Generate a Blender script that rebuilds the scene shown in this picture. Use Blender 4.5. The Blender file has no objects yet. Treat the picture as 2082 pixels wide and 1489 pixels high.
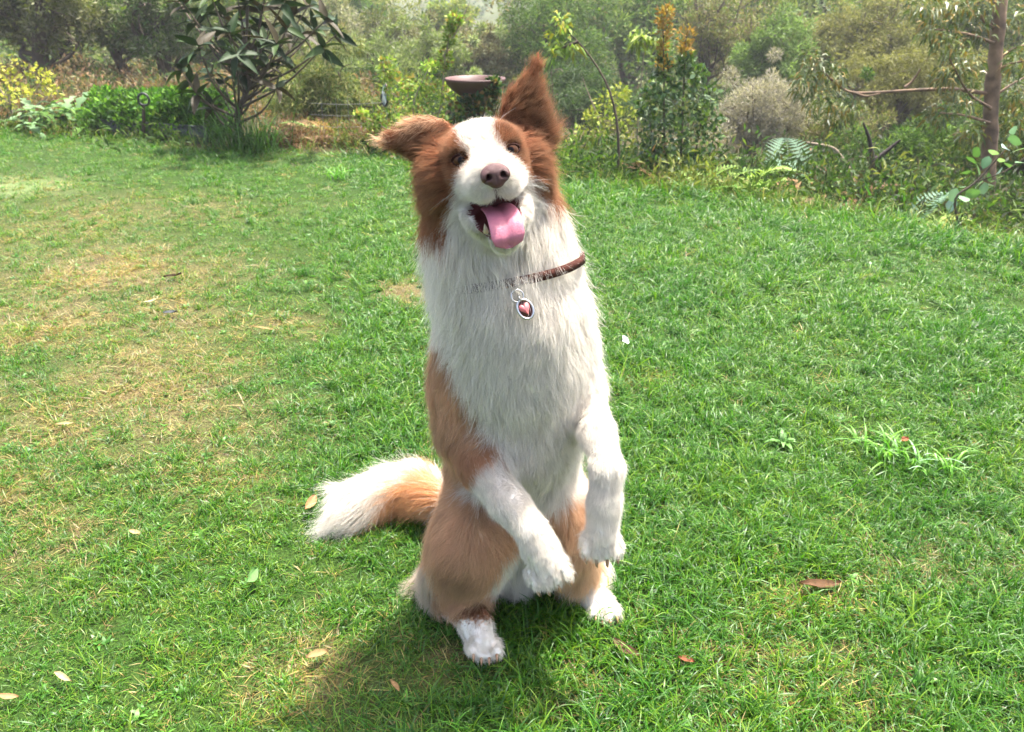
import bpy, math, random
import numpy as np
from mathutils import Vector, Matrix, Euler
rng = np.random.default_rng(7)
random.seed(7)
scene = bpy.context.scene
C = scene.collection
R = math.radians
# ------------------------------------------------------------------ camera
CAM_H = 1.05
PITCH = R(25.0)
FPX = 1634.0                      # focal length in pixels of the 2082 px wide photograph
cam_data = bpy.data.cameras.new('camera')
cam = bpy.data.objects.new('camera', cam_data)
C.objects.link(cam)
cam.location = (0, 0, CAM_H)
cam.rotation_euler = (math.pi / 2 - PITCH, 0, 0)
cam_data.sensor_fit = 'HORIZONTAL'
cam_data.sensor_width = 36.0
cam_data.lens = 36.0 * FPX / 2082.0
cam_data.dof.use_dof = True            # a phone lens: the far bush is a touch soft
cam_data.dof.focus_distance = 1.14
cam_data.dof.aperture_fstop = 12.0
cam_data.clip_start = 0.05
cam_data.clip_end = 2000
scene.camera = cam
# ------------------------------------------------------------------ light
SUN_DIR = Vector((0.23, 0.25, 0.940)).normalized()      # towards the sun: behind the dog, a little to its left, high
world = bpy.data.worlds.new('World')
scene.world = world
world.use_nodes = True
wn = world.node_tree.nodes
wl = world.node_tree.links
wn.clear()
sky = wn.new('ShaderNodeTexSky')
sky.sky_type = 'NISHITA'
sky.sun_disc = False
sky.sun_elevation = math.asin(SUN_DIR.z)
sky.sun_rotation = math.atan2(SUN_DIR.x, SUN_DIR.y)
sky.air_density = 1.0
sky.dust_density = 6.0
sky.ozone_density = 0.6
bg = wn.new('ShaderNodeBackground')
bg.inputs['Strength'].default_value = 0.15
wo = wn.new('ShaderNodeOutputWorld')
wl.new(sky.outputs[0], bg.inputs[0])
wl.new(bg.outputs[0], wo.inputs[0])
sun_data = bpy.data.lights.new('sun', 'SUN')
sun_data.energy = 4.0
sun_data.angle = R(2.2)
sun_data.color = (1.0, 0.955, 0.88)
sun = bpy.data.objects.new('sun', sun_data)
C.objects.link(sun)
sun.rotation_euler = (-SUN_DIR).to_track_quat('-Z', 'Y').to_euler()
sun.location = (4, 6, 12)
vs = scene.view_settings
vs.view_transform = 'Standard'
vs.look = 'None'
vs.exposure = 1.92
vs.gamma = 1.0
scene.render.engine = 'CYCLES'
cy = scene.cycles
cy.use_denoising = True
cy.use_adaptive_sampling = True
cy.adaptive_threshold = .025
cy.max_bounces = 6
cy.diffuse_bounces = 4
cy.glossy_bounces = 2
cy.transmission_bounces = 4
cy.transparent_max_bounces = 6
cy.volume_bounces = 0
cy.sample_clamp_indirect = 4.0
scene.cycles_curves.shape = 'RIBBONS'
scene.cycles_curves.subdivisions = 2

# ------------------------------------------------------------------ helpers
_cp, _sp = math.cos(PITCH), math.sin(PITCH)
FWD = np.array((0, _cp, -_sp)); UPV = np.array((0, _sp, _cp)); RGT = np.array((1.0, 0, 0))
CAMP = np.array((0, 0, CAM_H))

def P(u, v, Y):
    """world point seen at photograph pixel (u, v) at ground distance Y"""
    d = RGT * ((u - 1041) / FPX) + UPV * ((744.5 - v) / FPX) + FWD
    return CAMP + d * (Y / d[1])

def G(u, v, z=0.0):
    """world point seen at pixel (u, v) on the level z"""
    d = RGT * ((u - 1041) / FPX) + UPV * ((744.5 - v) / FPX) + FWD
    return CAMP + d * ((z - CAM_H) / d[2])

def depth(p):
    return float(np.dot(np.asarray(p) - CAMP, FWD))

def px(p, r):
    """length in metres of r photograph pixels at world point p"""
    return r * depth(p) / FPX

def project(p):
    q = p - CAMP
    d = q @ FWD
    return 1041 + FPX * (q @ RGT) / d, 744.5 - FPX * (q @ UPV) / d

def norm(a):
    return a / np.maximum(np.linalg.norm(a, axis=-1, keepdims=True), 1e-9)

def new_mesh(name, verts, tris=None, quads=None, col=None, smooth=True, mats=None, mat_idx=None):
    verts = np.asarray(verts, np.float32)
    loops = []; starts = []; n0 = 0
    if quads is not None and len(quads):
        q = np.asarray(quads, np.int32); loops.append(q.ravel()); starts.append(np.arange(len(q)) * 4); n0 = q.size
    if tris is not None and len(tris):
        t = np.asarray(tris, np.int32); loops.append(t.ravel()); starts.append(n0 + np.arange(len(t)) * 3)
    loops = np.concatenate(loops).astype(np.int32); starts = np.concatenate(starts).astype(np.int32)
    me = bpy.data.meshes.new(name)
    me.vertices.add(len(verts)); me.vertices.foreach_set('co', verts.ravel())
    me.loops.add(len(loops)); me.loops.foreach_set('vertex_index', loops)
    me.polygons.add(len(starts)); me.polygons.foreach_set('loop_start', starts)
    if mat_idx is not None:
        me.polygons.foreach_set('material_index', np.asarray(mat_idx, np.int32))
    me.update(calc_edges=True)
    if smooth:
        me.polygons.foreach_set('use_smooth', np.ones(len(starts), bool))
    if col is not None:
        set_col(me, col)
    for m in (mats or []):
        me.materials.append(m)
    me.validate()
    return me

def set_col(me, col):
    col = np.asarray(col, np.float32)
    if col.shape[1] == 3:
        col = np.hstack([col, np.ones((len(col), 1), np.float32)])
    a = me.attributes.new('col', 'FLOAT_COLOR', 'POINT')
    a.data.foreach_set('color', col.ravel())

def link(name, data, parent=None, mat=None):
    o = bpy.data.objects.new(name, data)
    C.objects.link(o)
    if parent is not None:
        o.parent = parent
        o.matrix_parent_inverse = parent.matrix_basis.inverted()
    if mat is not None and data is not None:
        data.materials.append(mat)
    return o

def empty(name, loc=(0, 0, 0)):
    o = bpy.data.objects.new(name, None)
    o.empty_display_size = 0.1
    C.objects.link(o)
    o.location = loc
    return o

def tag(o, label=None, cat=None, group=None, kind=None):
    if label: o['label'] = label
    if cat: o['category'] = cat
    if group: o['group'] = group
    if kind: o['kind'] = kind
    return o

def srgb(r, g, b):
    c = np.array((r, g, b), float) / 255
    return tuple(np.where(c <= .04045, c / 12.92, ((c + .055) / 1.055) ** 2.4))

def mat_basic(name, color=(.5, .5, .5), rough=.6, use_col=False, trans=0.0, noise=0.0, nscale=20, spec=.5, coat=0.0, bump=0.0, metal=0.0, tcol=None):
    m = bpy.data.materials.new(name); m.use_nodes = True
    n = m.node_tree.nodes; l = m.node_tree.links
    b = n['Principled BSDF']; out = n['Material Output']
    b.inputs['Roughness'].default_value = rough
    b.inputs['Specular IOR Level'].default_value = spec
    b.inputs['Metallic'].default_value = metal
    b.inputs['Coat Weight'].default_value = coat
    src = None
    if use_col:
        a = n.new('ShaderNodeAttribute'); a.attribute_name = 'col'; src = a.outputs['Color']
    else:
        rg = n.new('ShaderNodeRGB'); rg.outputs[0].default_value = (*color, 1); src = rg.outputs[0]
    if noise > 0 or bump > 0:
        tc = n.new('ShaderNodeTexCoord')
        nz = n.new('ShaderNodeTexNoise'); nz.inputs['Scale'].default_value = nscale; nz.inputs['Detail'].default_value = 5
        l.new(tc.outputs['Object'], nz.inputs['Vector'])
        if noise > 0:
            mr = n.new('ShaderNodeMapRange')
            mr.inputs['From Min'].default_value = .3; mr.inputs['From Max'].default_value = .7
            mr.inputs['To Min'].default_value = 1 - noise; mr.inputs['To Max'].default_value = 1 + noise
            l.new(nz.outputs['Fac'], mr.inputs['Value'])
            vm = n.new('ShaderNodeVectorMath'); vm.operation = 'SCALE'
            l.new(src, vm.inputs[0]); l.new(mr.outputs[0], vm.inputs['Scale']); src = vm.outputs[0]
        if bump > 0:
            bp = n.new('ShaderNodeBump'); bp.inputs['Strength'].default_value = bump; bp.inputs['Distance'].default_value = .01
            l.new(nz.outputs['Fac'], bp.inputs['Height']); l.new(bp.outputs[0], b.inputs['Normal'])
    l.new(src, b.inputs['Base Color'])
    if trans > 0:
        t = n.new('ShaderNodeBsdfTranslucent')
        mx = n.new('ShaderNodeMixShader'); mx.inputs[0].default_value = trans
        if tcol:
            mm = n.new('ShaderNodeVectorMath'); mm.operation = 'MULTIPLY'; mm.inputs[1].default_value = tcol
            l.new(src, mm.inputs[0]); l.new(mm.outputs[0], t.inputs[0])
        else:
            l.new(src, t.inputs[0])
        l.new(b.outputs[0], mx.inputs[1]); l.new(t.outputs[0], mx.inputs[2]); l.new(mx.outputs[0], out.inputs['Surface'])
    return m

def tube_mesh(paths, segs=7):
    """paths: list of (points Nx3, radii N). returns verts, quads of one mesh"""
    V = []; Q = []; off = 0
    for pts, rad in paths:
        pts = np.asarray(pts, float); rad = np.asarray(rad, float)
        t = np.gradient(pts, axis=0); t = norm(t)
        ref = np.array((0.3, 0.2, 1.0)) if abs(t[0][2]) < .9 else np.array((1.0, .1, 0))
        a = norm(np.cross(t, ref)); b = np.cross(t, a)
        ang = np.linspace(0, 2 * math.pi, segs, endpoint=False)
        ring = pts[:, None] + rad[:, None, None] * (np.cos(ang)[None, :, None] * a[:, None] + np.sin(ang)[None, :, None] * b[:, None])
        n = len(pts)
        V.append(ring.reshape(-1, 3))
        i = np.arange(n - 1)[:, None] * segs; j = np.arange(segs)[None]; k = (j + 1) % segs
        Q.append(np.stack([i + j, i + k, i + segs + k, i + segs + j], -1).reshape(-1, 4) + off)
        off += n * segs
    return np.vstack(V), np.vstack(Q)

def smooth_path(pts, n=12):
    """Catmull-Rom through the points"""
    p = np.asarray(pts, float)
    p = np.vstack([2 * p[0] - p[1], p, 2 * p[-1] - p[-2]])
    out = []
    m = len(p) - 3
    for s in np.linspace(0, m - 1e-6, n):
        i = int(s); t = s - i
        a, b, c, d = p[i], p[i + 1], p[i + 2], p[i + 3]
        out.append(.5 * (2 * b + (c - a) * t + (2 * a - 5 * b + 4 * c - d) * t * t + (3 * b - a - 3 * c + d) * t ** 3))
    return np.array(out)

# ---- signed distance grids and surface nets
class Grid:
    def __init__(s, lo, hi, h):
        s.lo = np.array(lo, np.float32); s.h = h
        s.n = np.ceil((np.array(hi) - lo) / h).astype(int) + 1
        s.d = np.full(s.n, 0.2, np.float32)
        s.ax = [(s.lo[i] + np.arange(s.n[i]) * h).astype(np.float32) for i in range(3)]
    def box(s, lo, hi):
        a = np.clip(((lo - s.lo) / s.h).astype(int), 0, s.n - 1); b = np.clip(((hi - s.lo) / s.h).astype(int) + 2, 1, s.n)
        sl = tuple(slice(a[i], b[i]) for i in range(3))
        pts = np.stack(np.meshgrid(*[s.ax[i][sl[i]] for i in range(3)], indexing='ij'), -1)
        return sl, pts
    def add(s, f, lo, hi, k=.02, sub=False):
        m = k + 3 * s.h + .012
        sl, pts = s.box(np.asarray(lo) - m, np.asarray(hi) + m)
        d = f(pts).astype(np.float32); o = s.d[sl]
        if sub:
            h = np.clip(.5 - .5 * (o + d) / k, 0, 1); s.d[sl] = o + (-d - o) * h + k * h * (1 - h)
        else:
            h = np.clip(.5 + .5 * (o - d) / k, 0, 1); s.d[sl] = o + (d - o) * h - k * h * (1 - h)
    def mesh(s):
        D = s.d; n = s.n
        ins = D < 0
        cnt = np.zeros(n - 1, np.int8)
        for i in (0, 1):
            for j in (0, 1):
                for k in (0, 1):
                    cnt += ins[i:n[0] - 1 + i, j:n[1] - 1 + j, k:n[2] - 1 + k]
        cells = np.argwhere((cnt > 0) & (cnt < 8))
        idx = np.full(n - 1, -1, np.int32); idx[tuple(cells.T)] = np.arange(len(cells))
        acc = np.zeros((len(cells), 3)); w = np.zeros(len(cells))
        corners = [(i, j, k) for i in (0, 1) for j in (0, 1) for k in (0, 1)]
        for a in range(8):
            for b in range(a + 1, 8):
                ca, cb = np.array(corners[a]), np.array(corners[b])
                if np.abs(ca - cb).sum() != 1: continue
                da = D[tuple((cells + ca).T)]; db = D[tuple((cells + cb).T)]
                x = (da < 0) != (db < 0)
                t = np.where(x, da / np.where(x, da - db, 1), 0)
                pt = ca + (cb - ca) * t[:, None]
                acc[x] += pt[x]; w[x] += 1
        V = (cells + acc / w[:, None]) * s.h + s.lo
        Q = []
        for ax in range(3):
            b, c = (ax + 1) % 3, (ax + 2) % 3
            sl0 = [slice(1, n[i] - 1) for i in range(3)]; sl1 = list(sl0)
            sl0[ax] = slice(0, n[ax] - 1); sl1[ax] = slice(1, n[ax])
            A = ins[tuple(sl0)]; B = ins[tuple(sl1)]
            for flip, m in ((False, A & ~B), (True, ~A & B)):
                e = np.argwhere(m)
                if not len(e): continue
                for i in range(3):
                    if i != ax: e[:, i] += 1
                eb = np.zeros(3, int); eb[b] = 1; ec = np.zeros(3, int); ec[c] = 1
                q = np.stack([idx[tuple((e - eb - ec).T)], idx[tuple((e - ec).T)], idx[tuple(e.T)], idx[tuple((e - eb).T)]], -1)
                Q.append(q[:, ::-1] if flip else q)
        return V, np.vstack(Q)
    def sample(s, p):
        q = np.clip((p - s.lo) / s.h, 0, s.n - 1.001)
        i = q.astype(int); f = q - i
        out = 0
        for a in (0, 1):
            for b in (0, 1):
                for c in (0, 1):
                    w = (f[..., 0] if a else 1 - f[..., 0]) * (f[..., 1] if b else 1 - f[..., 1]) * (f[..., 2] if c else 1 - f[..., 2])
                    out = out + w * s.d[i[..., 0] + a, i[..., 1] + b, i[..., 2] + c]
        return out
    def grad(s, p):
        e = s.h
        g = np.stack([s.sample(p + np.eye(3)[i] * e) - s.sample(p - np.eye(3)[i] * e) for i in range(3)], -1)
        return norm(g)

def sd_cone(a, b, ra, rb):
    a = np.asarray(a, np.float32); b = np.asarray(b, np.float32); ab = b - a; L2 = float(ab @ ab)
    def f(p):
        t = np.clip(((p - a) @ ab) / max(L2, 1e-9), 0, 1)
        return np.linalg.norm(p - a - t[..., None] * ab, axis=-1) - (ra + (rb - ra) * t)
    r = max(ra, rb)
    return f, np.minimum(a, b) - r, np.maximum(a, b) + r

def sd_ell(c, rad, M=None):
    """ellipsoid, M columns are its axes"""
    c = np.asarray(c, np.float32); rad = np.asarray(rad, np.float32); M = np.eye(3, dtype=np.float32) if M is None else np.asarray(M, np.float32)
    def f(p):
        q = (p - c) @ M
        k0 = np.linalg.norm(q / rad, axis=-1); k1 = np.linalg.norm(q / (rad * rad), axis=-1)
        return k0 * (k0 - 1) / np.maximum(k1, 1e-6)
    r = float(rad.max())
    return f, c - r, c + r

def in_poly(u, v, poly):
    poly = np.asarray(poly, float); ins = np.zeros(u.shape, bool); j = len(poly) - 1
    for i in range(len(poly)):
        xi, yi = poly[i]; xj, yj = poly[j]
        c = ((yi > v) != (yj > v)) & (u < (xj - xi) * (v - yi) / (yj - yi + 1e-9) + xi)
        ins ^= c; j = i
    return ins

def fbm(p, scale, seed=0, octaves=3):
    """cheap smooth value noise in 2-D or 3-D, 0..1"""
    out = 0; amp = 1; tot = 0
    for o in range(octaves):
        r = np.random.default_rng(seed * 31 + o)
        acc = 0
        for k in range(5):
            d = r.normal(size=p.shape[-1]); d /= np.linalg.norm(d)
            acc = acc + np.sin(p @ d * scale * (.7 + .6 * r.random()) + r.random() * 6.283)
        out = out + amp * acc / 5; tot += amp; amp *= .55; scale *= 2.1
    return .5 + .75 * out / tot
# ================================================================== the ground
EDGE_PX = [(0, 272), (200, 290), (420, 311), (600, 314), (740, 322), (950, 345), (1150, 382), (1300, 394), (1450, 408), (1600, 430), (1750, 456), (1900, 480), (2082, 515)]
_e = np.array([G(u, v) for u, v in EDGE_PX])
_eo = np.argsort(_e[:, 0])
def edge_y(x):
    return np.interp(x, np.concatenate([[-12], _e[_eo, 0], [6, 12]]), np.concatenate([[7.4], _e[_eo, 1], [3.0, 2.2]]))
def sstep(a, b, x):
    t = np.clip((x - a) / (b - a), 0, 1); return t * t * (3 - 2 * t)
def terrain(x, y):
    x = np.asarray(x, float); y = np.asarray(y, float)
    d = np.maximum(y - edge_y(x) - .05, 0)
    right = sstep(-1.6, .6, x)
    zr = -1.02 * (1 - np.exp(-d * .20))                       # bank down to the pond
    zl = -.03 * d - .9 * sstep(6, 14, d)
    z = zr * right + zl * (1 - right)
    z = z - .42 * np.exp(-(((x - 1.3) / 1.5) ** 2 + ((y - 10.6) / 1.9) ** 2))
    z = z - 1.4 * sstep(14, 30, y)
    z = z + 9.5 * sstep(32, 190, y)
    z = z + .05 * np.sin(x * 1.7 + y) * sstep(.3, 2, d)
    return z
DRY = [(190, 560, 200, 45, .9), (190, 550, 90, 16, 1.0), (100, 650, 190, 60, .75), (330, 640, 120, 40, .7), (560, 655, 75, 25, .6), (300, 790, 150, 80, .8), (150, 850, 190, 90, .6),
       (330, 880, 170, 50, .6), (150, 470, 160, 30, .45), (250, 430, 200, 25, .45), (828, 594, 34, 16, 1.0), (420, 960, 120, 60, .45), (60, 1000, 90, 60, .5), (90, 1120, 130, 60, .35),
       (620, 1390, 75, 60, .75), (1330, 775, 50, 15, .5), (1600, 1390, 220, 70, .42), (1450, 1310, 130, 50, .40), (1950, 1150, 170, 60, .35), (1250, 1410, 100, 60, .3),
       (900, 1345, 60, 30, .45), (1640, 1225, 120, 25, .5), (660, 1330, 50, 25, .5), (40, 380, 110, 22, .35), (520, 840, 120, 40, .35), (1760, 1440, 160, 60, .4)]
def dryness(p):
    """how thin and dry the lawn is, 0..1"""
    p = np.asarray(p, float)
    q = np.concatenate([p[:, :2], np.zeros((len(p), 1))], 1)
    ok = q[:, 1] > .25
    u, v = project(np.where(ok[:, None], q, (0, 1, 0)))
    d = np.zeros(len(p))
    for (a, b, su, sv, amp) in DRY:
        d = np.maximum(d, amp * np.exp(-.5 * (((u - a) / su) ** 2 + ((v - b) / sv) ** 2)))
    d = np.where(ok, d, .2)
    nz = fbm(q[:, :2], 9.0, 21, 4)
    return np.clip(d * (.55 + .9 * nz) + .30 * np.clip(nz - .62, 0, 1), 0, 1)

def axis(fine0, fine1, step, lo, hi, grow):
    a = list(np.arange(fine0, fine1 + 1e-6, step))
    s = step
    while a[-1] < hi: s *= grow; a.append(a[-1] + s)
    s = step; b = []
    x = fine0
    while x > lo: s *= grow; x -= s; b.append(x)
    return np.array(b[::-1] + a)
gx = axis(-1.9, 1.9, .035, -320, 320, 1.10); gy = axis(.3, 2.6, .035, -12, 430, 1.06)
GX, GY = np.meshgrid(gx, gy, indexing='ij')
gv = np.stack([GX.ravel(), GY.ravel(), terrain(GX.ravel(), GY.ravel())], 1)
gv[:, 2] += .006 * (fbm(gv[:, :2], 14, 4) - .5) * (gv[:, 1] < 8)
ni, nj = GX.shape
ii, jj = np.meshgrid(np.arange(ni - 1), np.arange(nj - 1), indexing='ij')
gq = np.stack([ii * nj + jj, (ii + 1) * nj + jj, (ii + 1) * nj + jj + 1, ii * nj + jj + 1], -1).reshape(-1, 4)
gd = dryness(gv)
inl = (gv[:, 1] < edge_y(gv[:, 0]) + .1)
soil = np.array(srgb(70, 60, 46)); straw = np.array(srgb(116, 102, 70)); turf = np.array(srgb(42, 62, 22)); litter = np.array(srgb(60, 56, 34)); bushf = np.array(srgb(64, 72, 40))
nz = fbm(gv[:, :2], 30, 6)[:, None]
gc = turf * (1 - gd[:, None]) + (straw * nz + soil * (1 - nz)) * gd[:, None]
_pu, _pv = project(np.where(gv[:, 1:2] > .25, gv, (0, 1, 0)))
_strip = np.exp(-(((_pu - 20) / 140) ** 2 + ((_pv - 380) / 20) ** 2) ** 2)[:, None]
gc = gc * (1 - _strip) + np.array(srgb(92, 106, 66)) * _strip
far = sstep(14, 40, gv[:, 1])[:, None]
gc = np.where(inl[:, None], gc, (litter * (.7 + .6 * nz)) * (1 - far) + bushf * (.7 + .6 * nz) * far)
m_ground = mat_basic('ground', use_col=True, rough=.95, spec=.1, noise=.6, nscale=150, bump=.8)
ground = tag(link('ground', new_mesh('ground', gv, quads=gq, col=gc), None, m_ground), kind='structure')

# ---------------- lawn grass: uncountable blades
def blade_mesh(name, n, rad, len_rng, wid_rng, bend, flat, cols, seed, segs=4):
    r = np.random.default_rng(seed)
    V = []; Q = []; Cc = []; off = 0
    for i in range(n):
        a = r.random() * 6.283; rr = rad * math.sqrt(r.random()); base = np.array((rr * math.cos(a), rr * math.sin(a), -.004))
        L = r.uniform(*len_rng); w = r.uniform(*wid_rng); h = r.random() * 6.283
        out = np.array((math.cos(h), math.sin(h), 0)); side = np.array((-out[1], out[0], 0))
        el = r.uniform(*flat)                                   # start elevation
        b = r.uniform(*bend); tw = r.normal() * .6
        p = base.copy(); c = np.array(cols[r.integers(len(cols))]) * r.uniform(.75, 1.25)
        for s in range(segs + 1):
            t = s / segs
            ww = w * (1 - t ** 2.2) * .5 + .00012
            sd = side * math.cos(tw * t) + np.array((0, 0, 1)) * math.sin(tw * t)
            V += [p - sd * ww, p + sd * ww]
            k = .55 + .45 * t  # shade at the foot of each blade, put into its colour
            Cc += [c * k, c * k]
            e = el - b * t
            p = p + (out * math.cos(e) + np.array((0, 0, 1)) * math.sin(e)) * L / segs
            p[2] = max(p[2], .001)
        for s in range(segs):
            o = off + 2 * s
            Q.append((o, o + 1, o + 3, o + 2))
        off += 2 * (segs + 1)
    return new_mesh(name, np.array(V), quads=Q, col=np.clip(np.array(Cc), 0, 1))
g1 = [srgb(68, 116, 24), srgb(56, 102, 24), srgb(84, 128, 30), srgb(48, 92, 30), srgb(106, 138, 40)]
g2 = [srgb(76, 126, 28), srgb(64, 110, 27), srgb(95, 138, 36), srgb(56, 102, 33), srgb(118, 140, 50)]
d1 = [srgb(160, 140, 94), srgb(138, 116, 76), srgb(178, 160, 114), srgb(116, 92, 62), srgb(112, 124, 60)]
m_grass = mat_basic('grass_blade', use_col=True, rough=.42, spec=.38, trans=.40, tcol=(1.1, 1.3, .5))
def drift(m):
    n = m.node_tree.nodes; l = m.node_tree.links
    at = [x for x in n if x.type == 'ATTRIBUTE'][0]
    ge = n.new('ShaderNodeNewGeometry'); nz = n.new('ShaderNodeTexNoise'); nz.inputs['Scale'].default_value = 2.6; nz.inputs['Detail'].default_value = 4
    l.new(ge.outputs['Position'], nz.inputs['Vector'])
    cr = n.new('ShaderNodeValToRGB'); e = cr.color_ramp.elements
    e[0].position = .36; e[0].color = (.84, .95, .80, 1); e[1].position = .64; e[1].color = (1.18, 1.10, .72, 1)
    l.new(nz.outputs['Fac'], cr.inputs[0])
    mu = n.new('ShaderNodeVectorMath'); mu.operation = 'MULTIPLY'
    outs = [x.to_socket for x in at.outputs['Color'].links]
    l.new(at.outputs['Color'], mu.inputs[0]); l.new(cr.outputs[0], mu.inputs[1])
    for o_ in outs: l.new(mu.outputs[0], o_)
drift(m_grass)
tufts = bpy.data.collections.new('grass_tufts')
kinds = {'lush': [], 'short': [], 'dry': [], 'weed': []}
def add_tuft(kind, me):
    me.materials.append(m_grass)
    o = bpy.data.objects.new('tuft_%02d' % len(tufts.objects), me); tufts.objects.link(o); kinds[kind].append(len(tufts.objects) - 1)
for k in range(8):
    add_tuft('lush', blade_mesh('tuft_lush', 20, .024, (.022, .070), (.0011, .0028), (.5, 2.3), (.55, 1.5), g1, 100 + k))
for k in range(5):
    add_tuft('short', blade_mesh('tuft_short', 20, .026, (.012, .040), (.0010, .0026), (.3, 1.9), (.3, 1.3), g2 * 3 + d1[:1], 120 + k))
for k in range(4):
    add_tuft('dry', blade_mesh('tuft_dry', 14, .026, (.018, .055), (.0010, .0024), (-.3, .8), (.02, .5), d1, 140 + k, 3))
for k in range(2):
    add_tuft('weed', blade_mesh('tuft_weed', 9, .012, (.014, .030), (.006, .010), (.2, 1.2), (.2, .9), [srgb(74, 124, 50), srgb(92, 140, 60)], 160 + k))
def grass_points():
    r = np.random.default_rng(77)
    P_, I_, S_ = [], [], []
    def band(y0, y1, dens, sc, margin=.8):
        hw = .64 * (y1 * _cp + CAM_H * _sp) + margin
        n = int((y1 - y0) * 2 * hw * dens)
        x = r.uniform(-hw, hw, n); y = r.uniform(y0, y1, n)
        ok = (y < edge_y(x) + .12) & (np.abs(x) < .64 * (y * _cp + CAM_H * _sp) + margin)
        x, y = x[ok], y[ok]
        p = np.stack([x, y, terrain(x, y)], 1)
        d = dryness(p)
        u, v = project(p)
        lush = np.clip(.25 + .55 * sstep(500, 1250, u) + .35 * np.exp(-((u - 760) / 260) ** 2 - ((v - 820) / 240) ** 2) + .95 * (fbm(p[:, :2], 6, 40) - .5), 0, 1) * (1 - .75 * d)
        t = r.random(len(x))
        keep = (r.random(len(x)) > .05 * d) & ~((((u - 20) / 140) ** 2 + ((v - 380) / 22) ** 2 < 1) & (r.random(len(x)) < .55))
        idx = np.where(t < d * .80, r.choice(kinds['dry'], len(x)), np.where(r.random(len(x)) < lush, r.choice(kinds['lush'], len(x)), r.choice(kinds['short'], len(x))))
        idx = np.where(r.random(len(x)) < .045, r.choice(kinds['dry'], len(x)), idx)
        idx = np.where(r.random(len(x)) < .045, r.choice(kinds['weed'], len(x)), idx)
        edge = np.clip(1 - (edge_y(x) - y) / .5, 0, 1)
        s = sc * r.uniform(.55, 1.2, len(x)) * (.66 + .5 * lush) * (1 + .5 * edge)
        P_.append(p[keep]); I_.append(idx[keep]); S_.append(s[keep])
        more = r.random(len(x)) < np.clip(d * 1.5 - .15, 0, 1)                       # thatch and seedlings on the worn ground
        q = p[more] + np.stack([r.normal(size=more.sum()) * .02, r.normal(size=more.sum()) * .02, 0 * x[more]], 1)
        P_.append(q); S_.append(sc * r.uniform(.5, 1.15, len(q)))
        I_.append(np.where(r.random(len(q)) < .6, r.choice(kinds['dry'], len(q)), r.choice(kinds['short'], len(q))))
    band(.30, 1.7, 3300, 1.0)
    band(1.7, 2.6, 1700, 1.08)
    band(2.6, 4.2, 950, 1.22)
    band(4.2, 7.6, 560, 1.4)
    return np.vstack(P_), np.concatenate(I_), np.concatenate(S_), r
gp, gi_, gs, _r = grass_points()
# nothing grows through the dog's seat
gm = bpy.data.meshes.new('grass')
gm.vertices.add(len(gp)); gm.vertices.foreach_set('co', gp.astype(np.float32).ravel())
a = gm.attributes.new('idx', 'INT', 'POINT'); a.data.foreach_set('value', gi_.astype(np.int32))
a = gm.attributes.new('scl', 'FLOAT', 'POINT'); a.data.foreach_set('value', gs.astype(np.float32))
rot = np.stack([_r.normal(size=len(gp)) * .12, _r.normal(size=len(gp)) * .12, _r.uniform(0, 6.283, len(gp))], 1)
a = gm.attributes.new('rot', 'FLOAT_VECTOR', 'POINT'); a.data.foreach_set('vector', rot.astype(np.float32).ravel())
grass = tag(link('grass', gm), 'bright green lawn grass with dry straw-coloured patches', 'grass', kind='stuff')
ng_ = bpy.data.node_groups.new('scatter_grass', 'GeometryNodeTree')
ng_.interface.new_socket('Geometry', in_out='INPUT', socket_type='NodeSocketGeometry')
ng_.interface.new_socket('Geometry', in_out='OUTPUT', socket_type='NodeSocketGeometry')
N = ng_.nodes; K = ng_.links
gin = N.new('NodeGroupInput'); gout = N.new('NodeGroupOutput')
ci = N.new('GeometryNodeCollectionInfo'); ci.inputs['Collection'].default_value = tufts
ci.inputs['Separate Children'].default_value = True; ci.inputs['Reset Children'].default_value = True
iop = N.new('GeometryNodeInstanceOnPoints'); iop.inputs['Pick Instance'].default_value = True
def named(n, t):
    x = N.new('GeometryNodeInputNamedAttribute'); x.data_type = t; x.inputs['Name'].default_value = n; return x.outputs['Attribute']
e2r = N.new('FunctionNodeEulerToRotation')
K.new(named('rot', 'FLOAT_VECTOR'), e2r.inputs[0])
K.new(gin.outputs[0], iop.inputs['Points']); K.new(ci.outputs[0], iop.inputs['Instance'])
K.new(named('idx', 'INT'), iop.inputs['Instance Index']); K.new(e2r.outputs[0], iop.inputs['Rotation']); K.new(named('scl', 'FLOAT'), iop.inputs['Scale'])
K.new(iop.outputs[0], gout.inputs[0])
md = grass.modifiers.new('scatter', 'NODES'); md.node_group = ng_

# ---------------- pond below the bank
a = np.linspace(0, 2 * math.pi, 48, endpoint=False)
wv_ = np.stack([1.3 + 2.3 * np.cos(a) * (1 + .12 * np.sin(3 * a)), 10.6 + 2.6 * np.sin(a) * (1 + .1 * np.cos(2 * a)), np.full(48, -1.06)], 1)
wv_ = np.vstack([[(1.3, 10.6, -1.06)], wv_])
m_water = mat_basic('pond_water', (.035, .035, .025), rough=.06, spec=.5, bump=.05, nscale=6)
tag(link('water', new_mesh('water', wv_, tris=[(0, 1 + i, 1 + (i + 1) % 48) for i in range(48)], smooth=False), None, m_water), 'still brown pond water below the bank', kind='structure')
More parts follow.
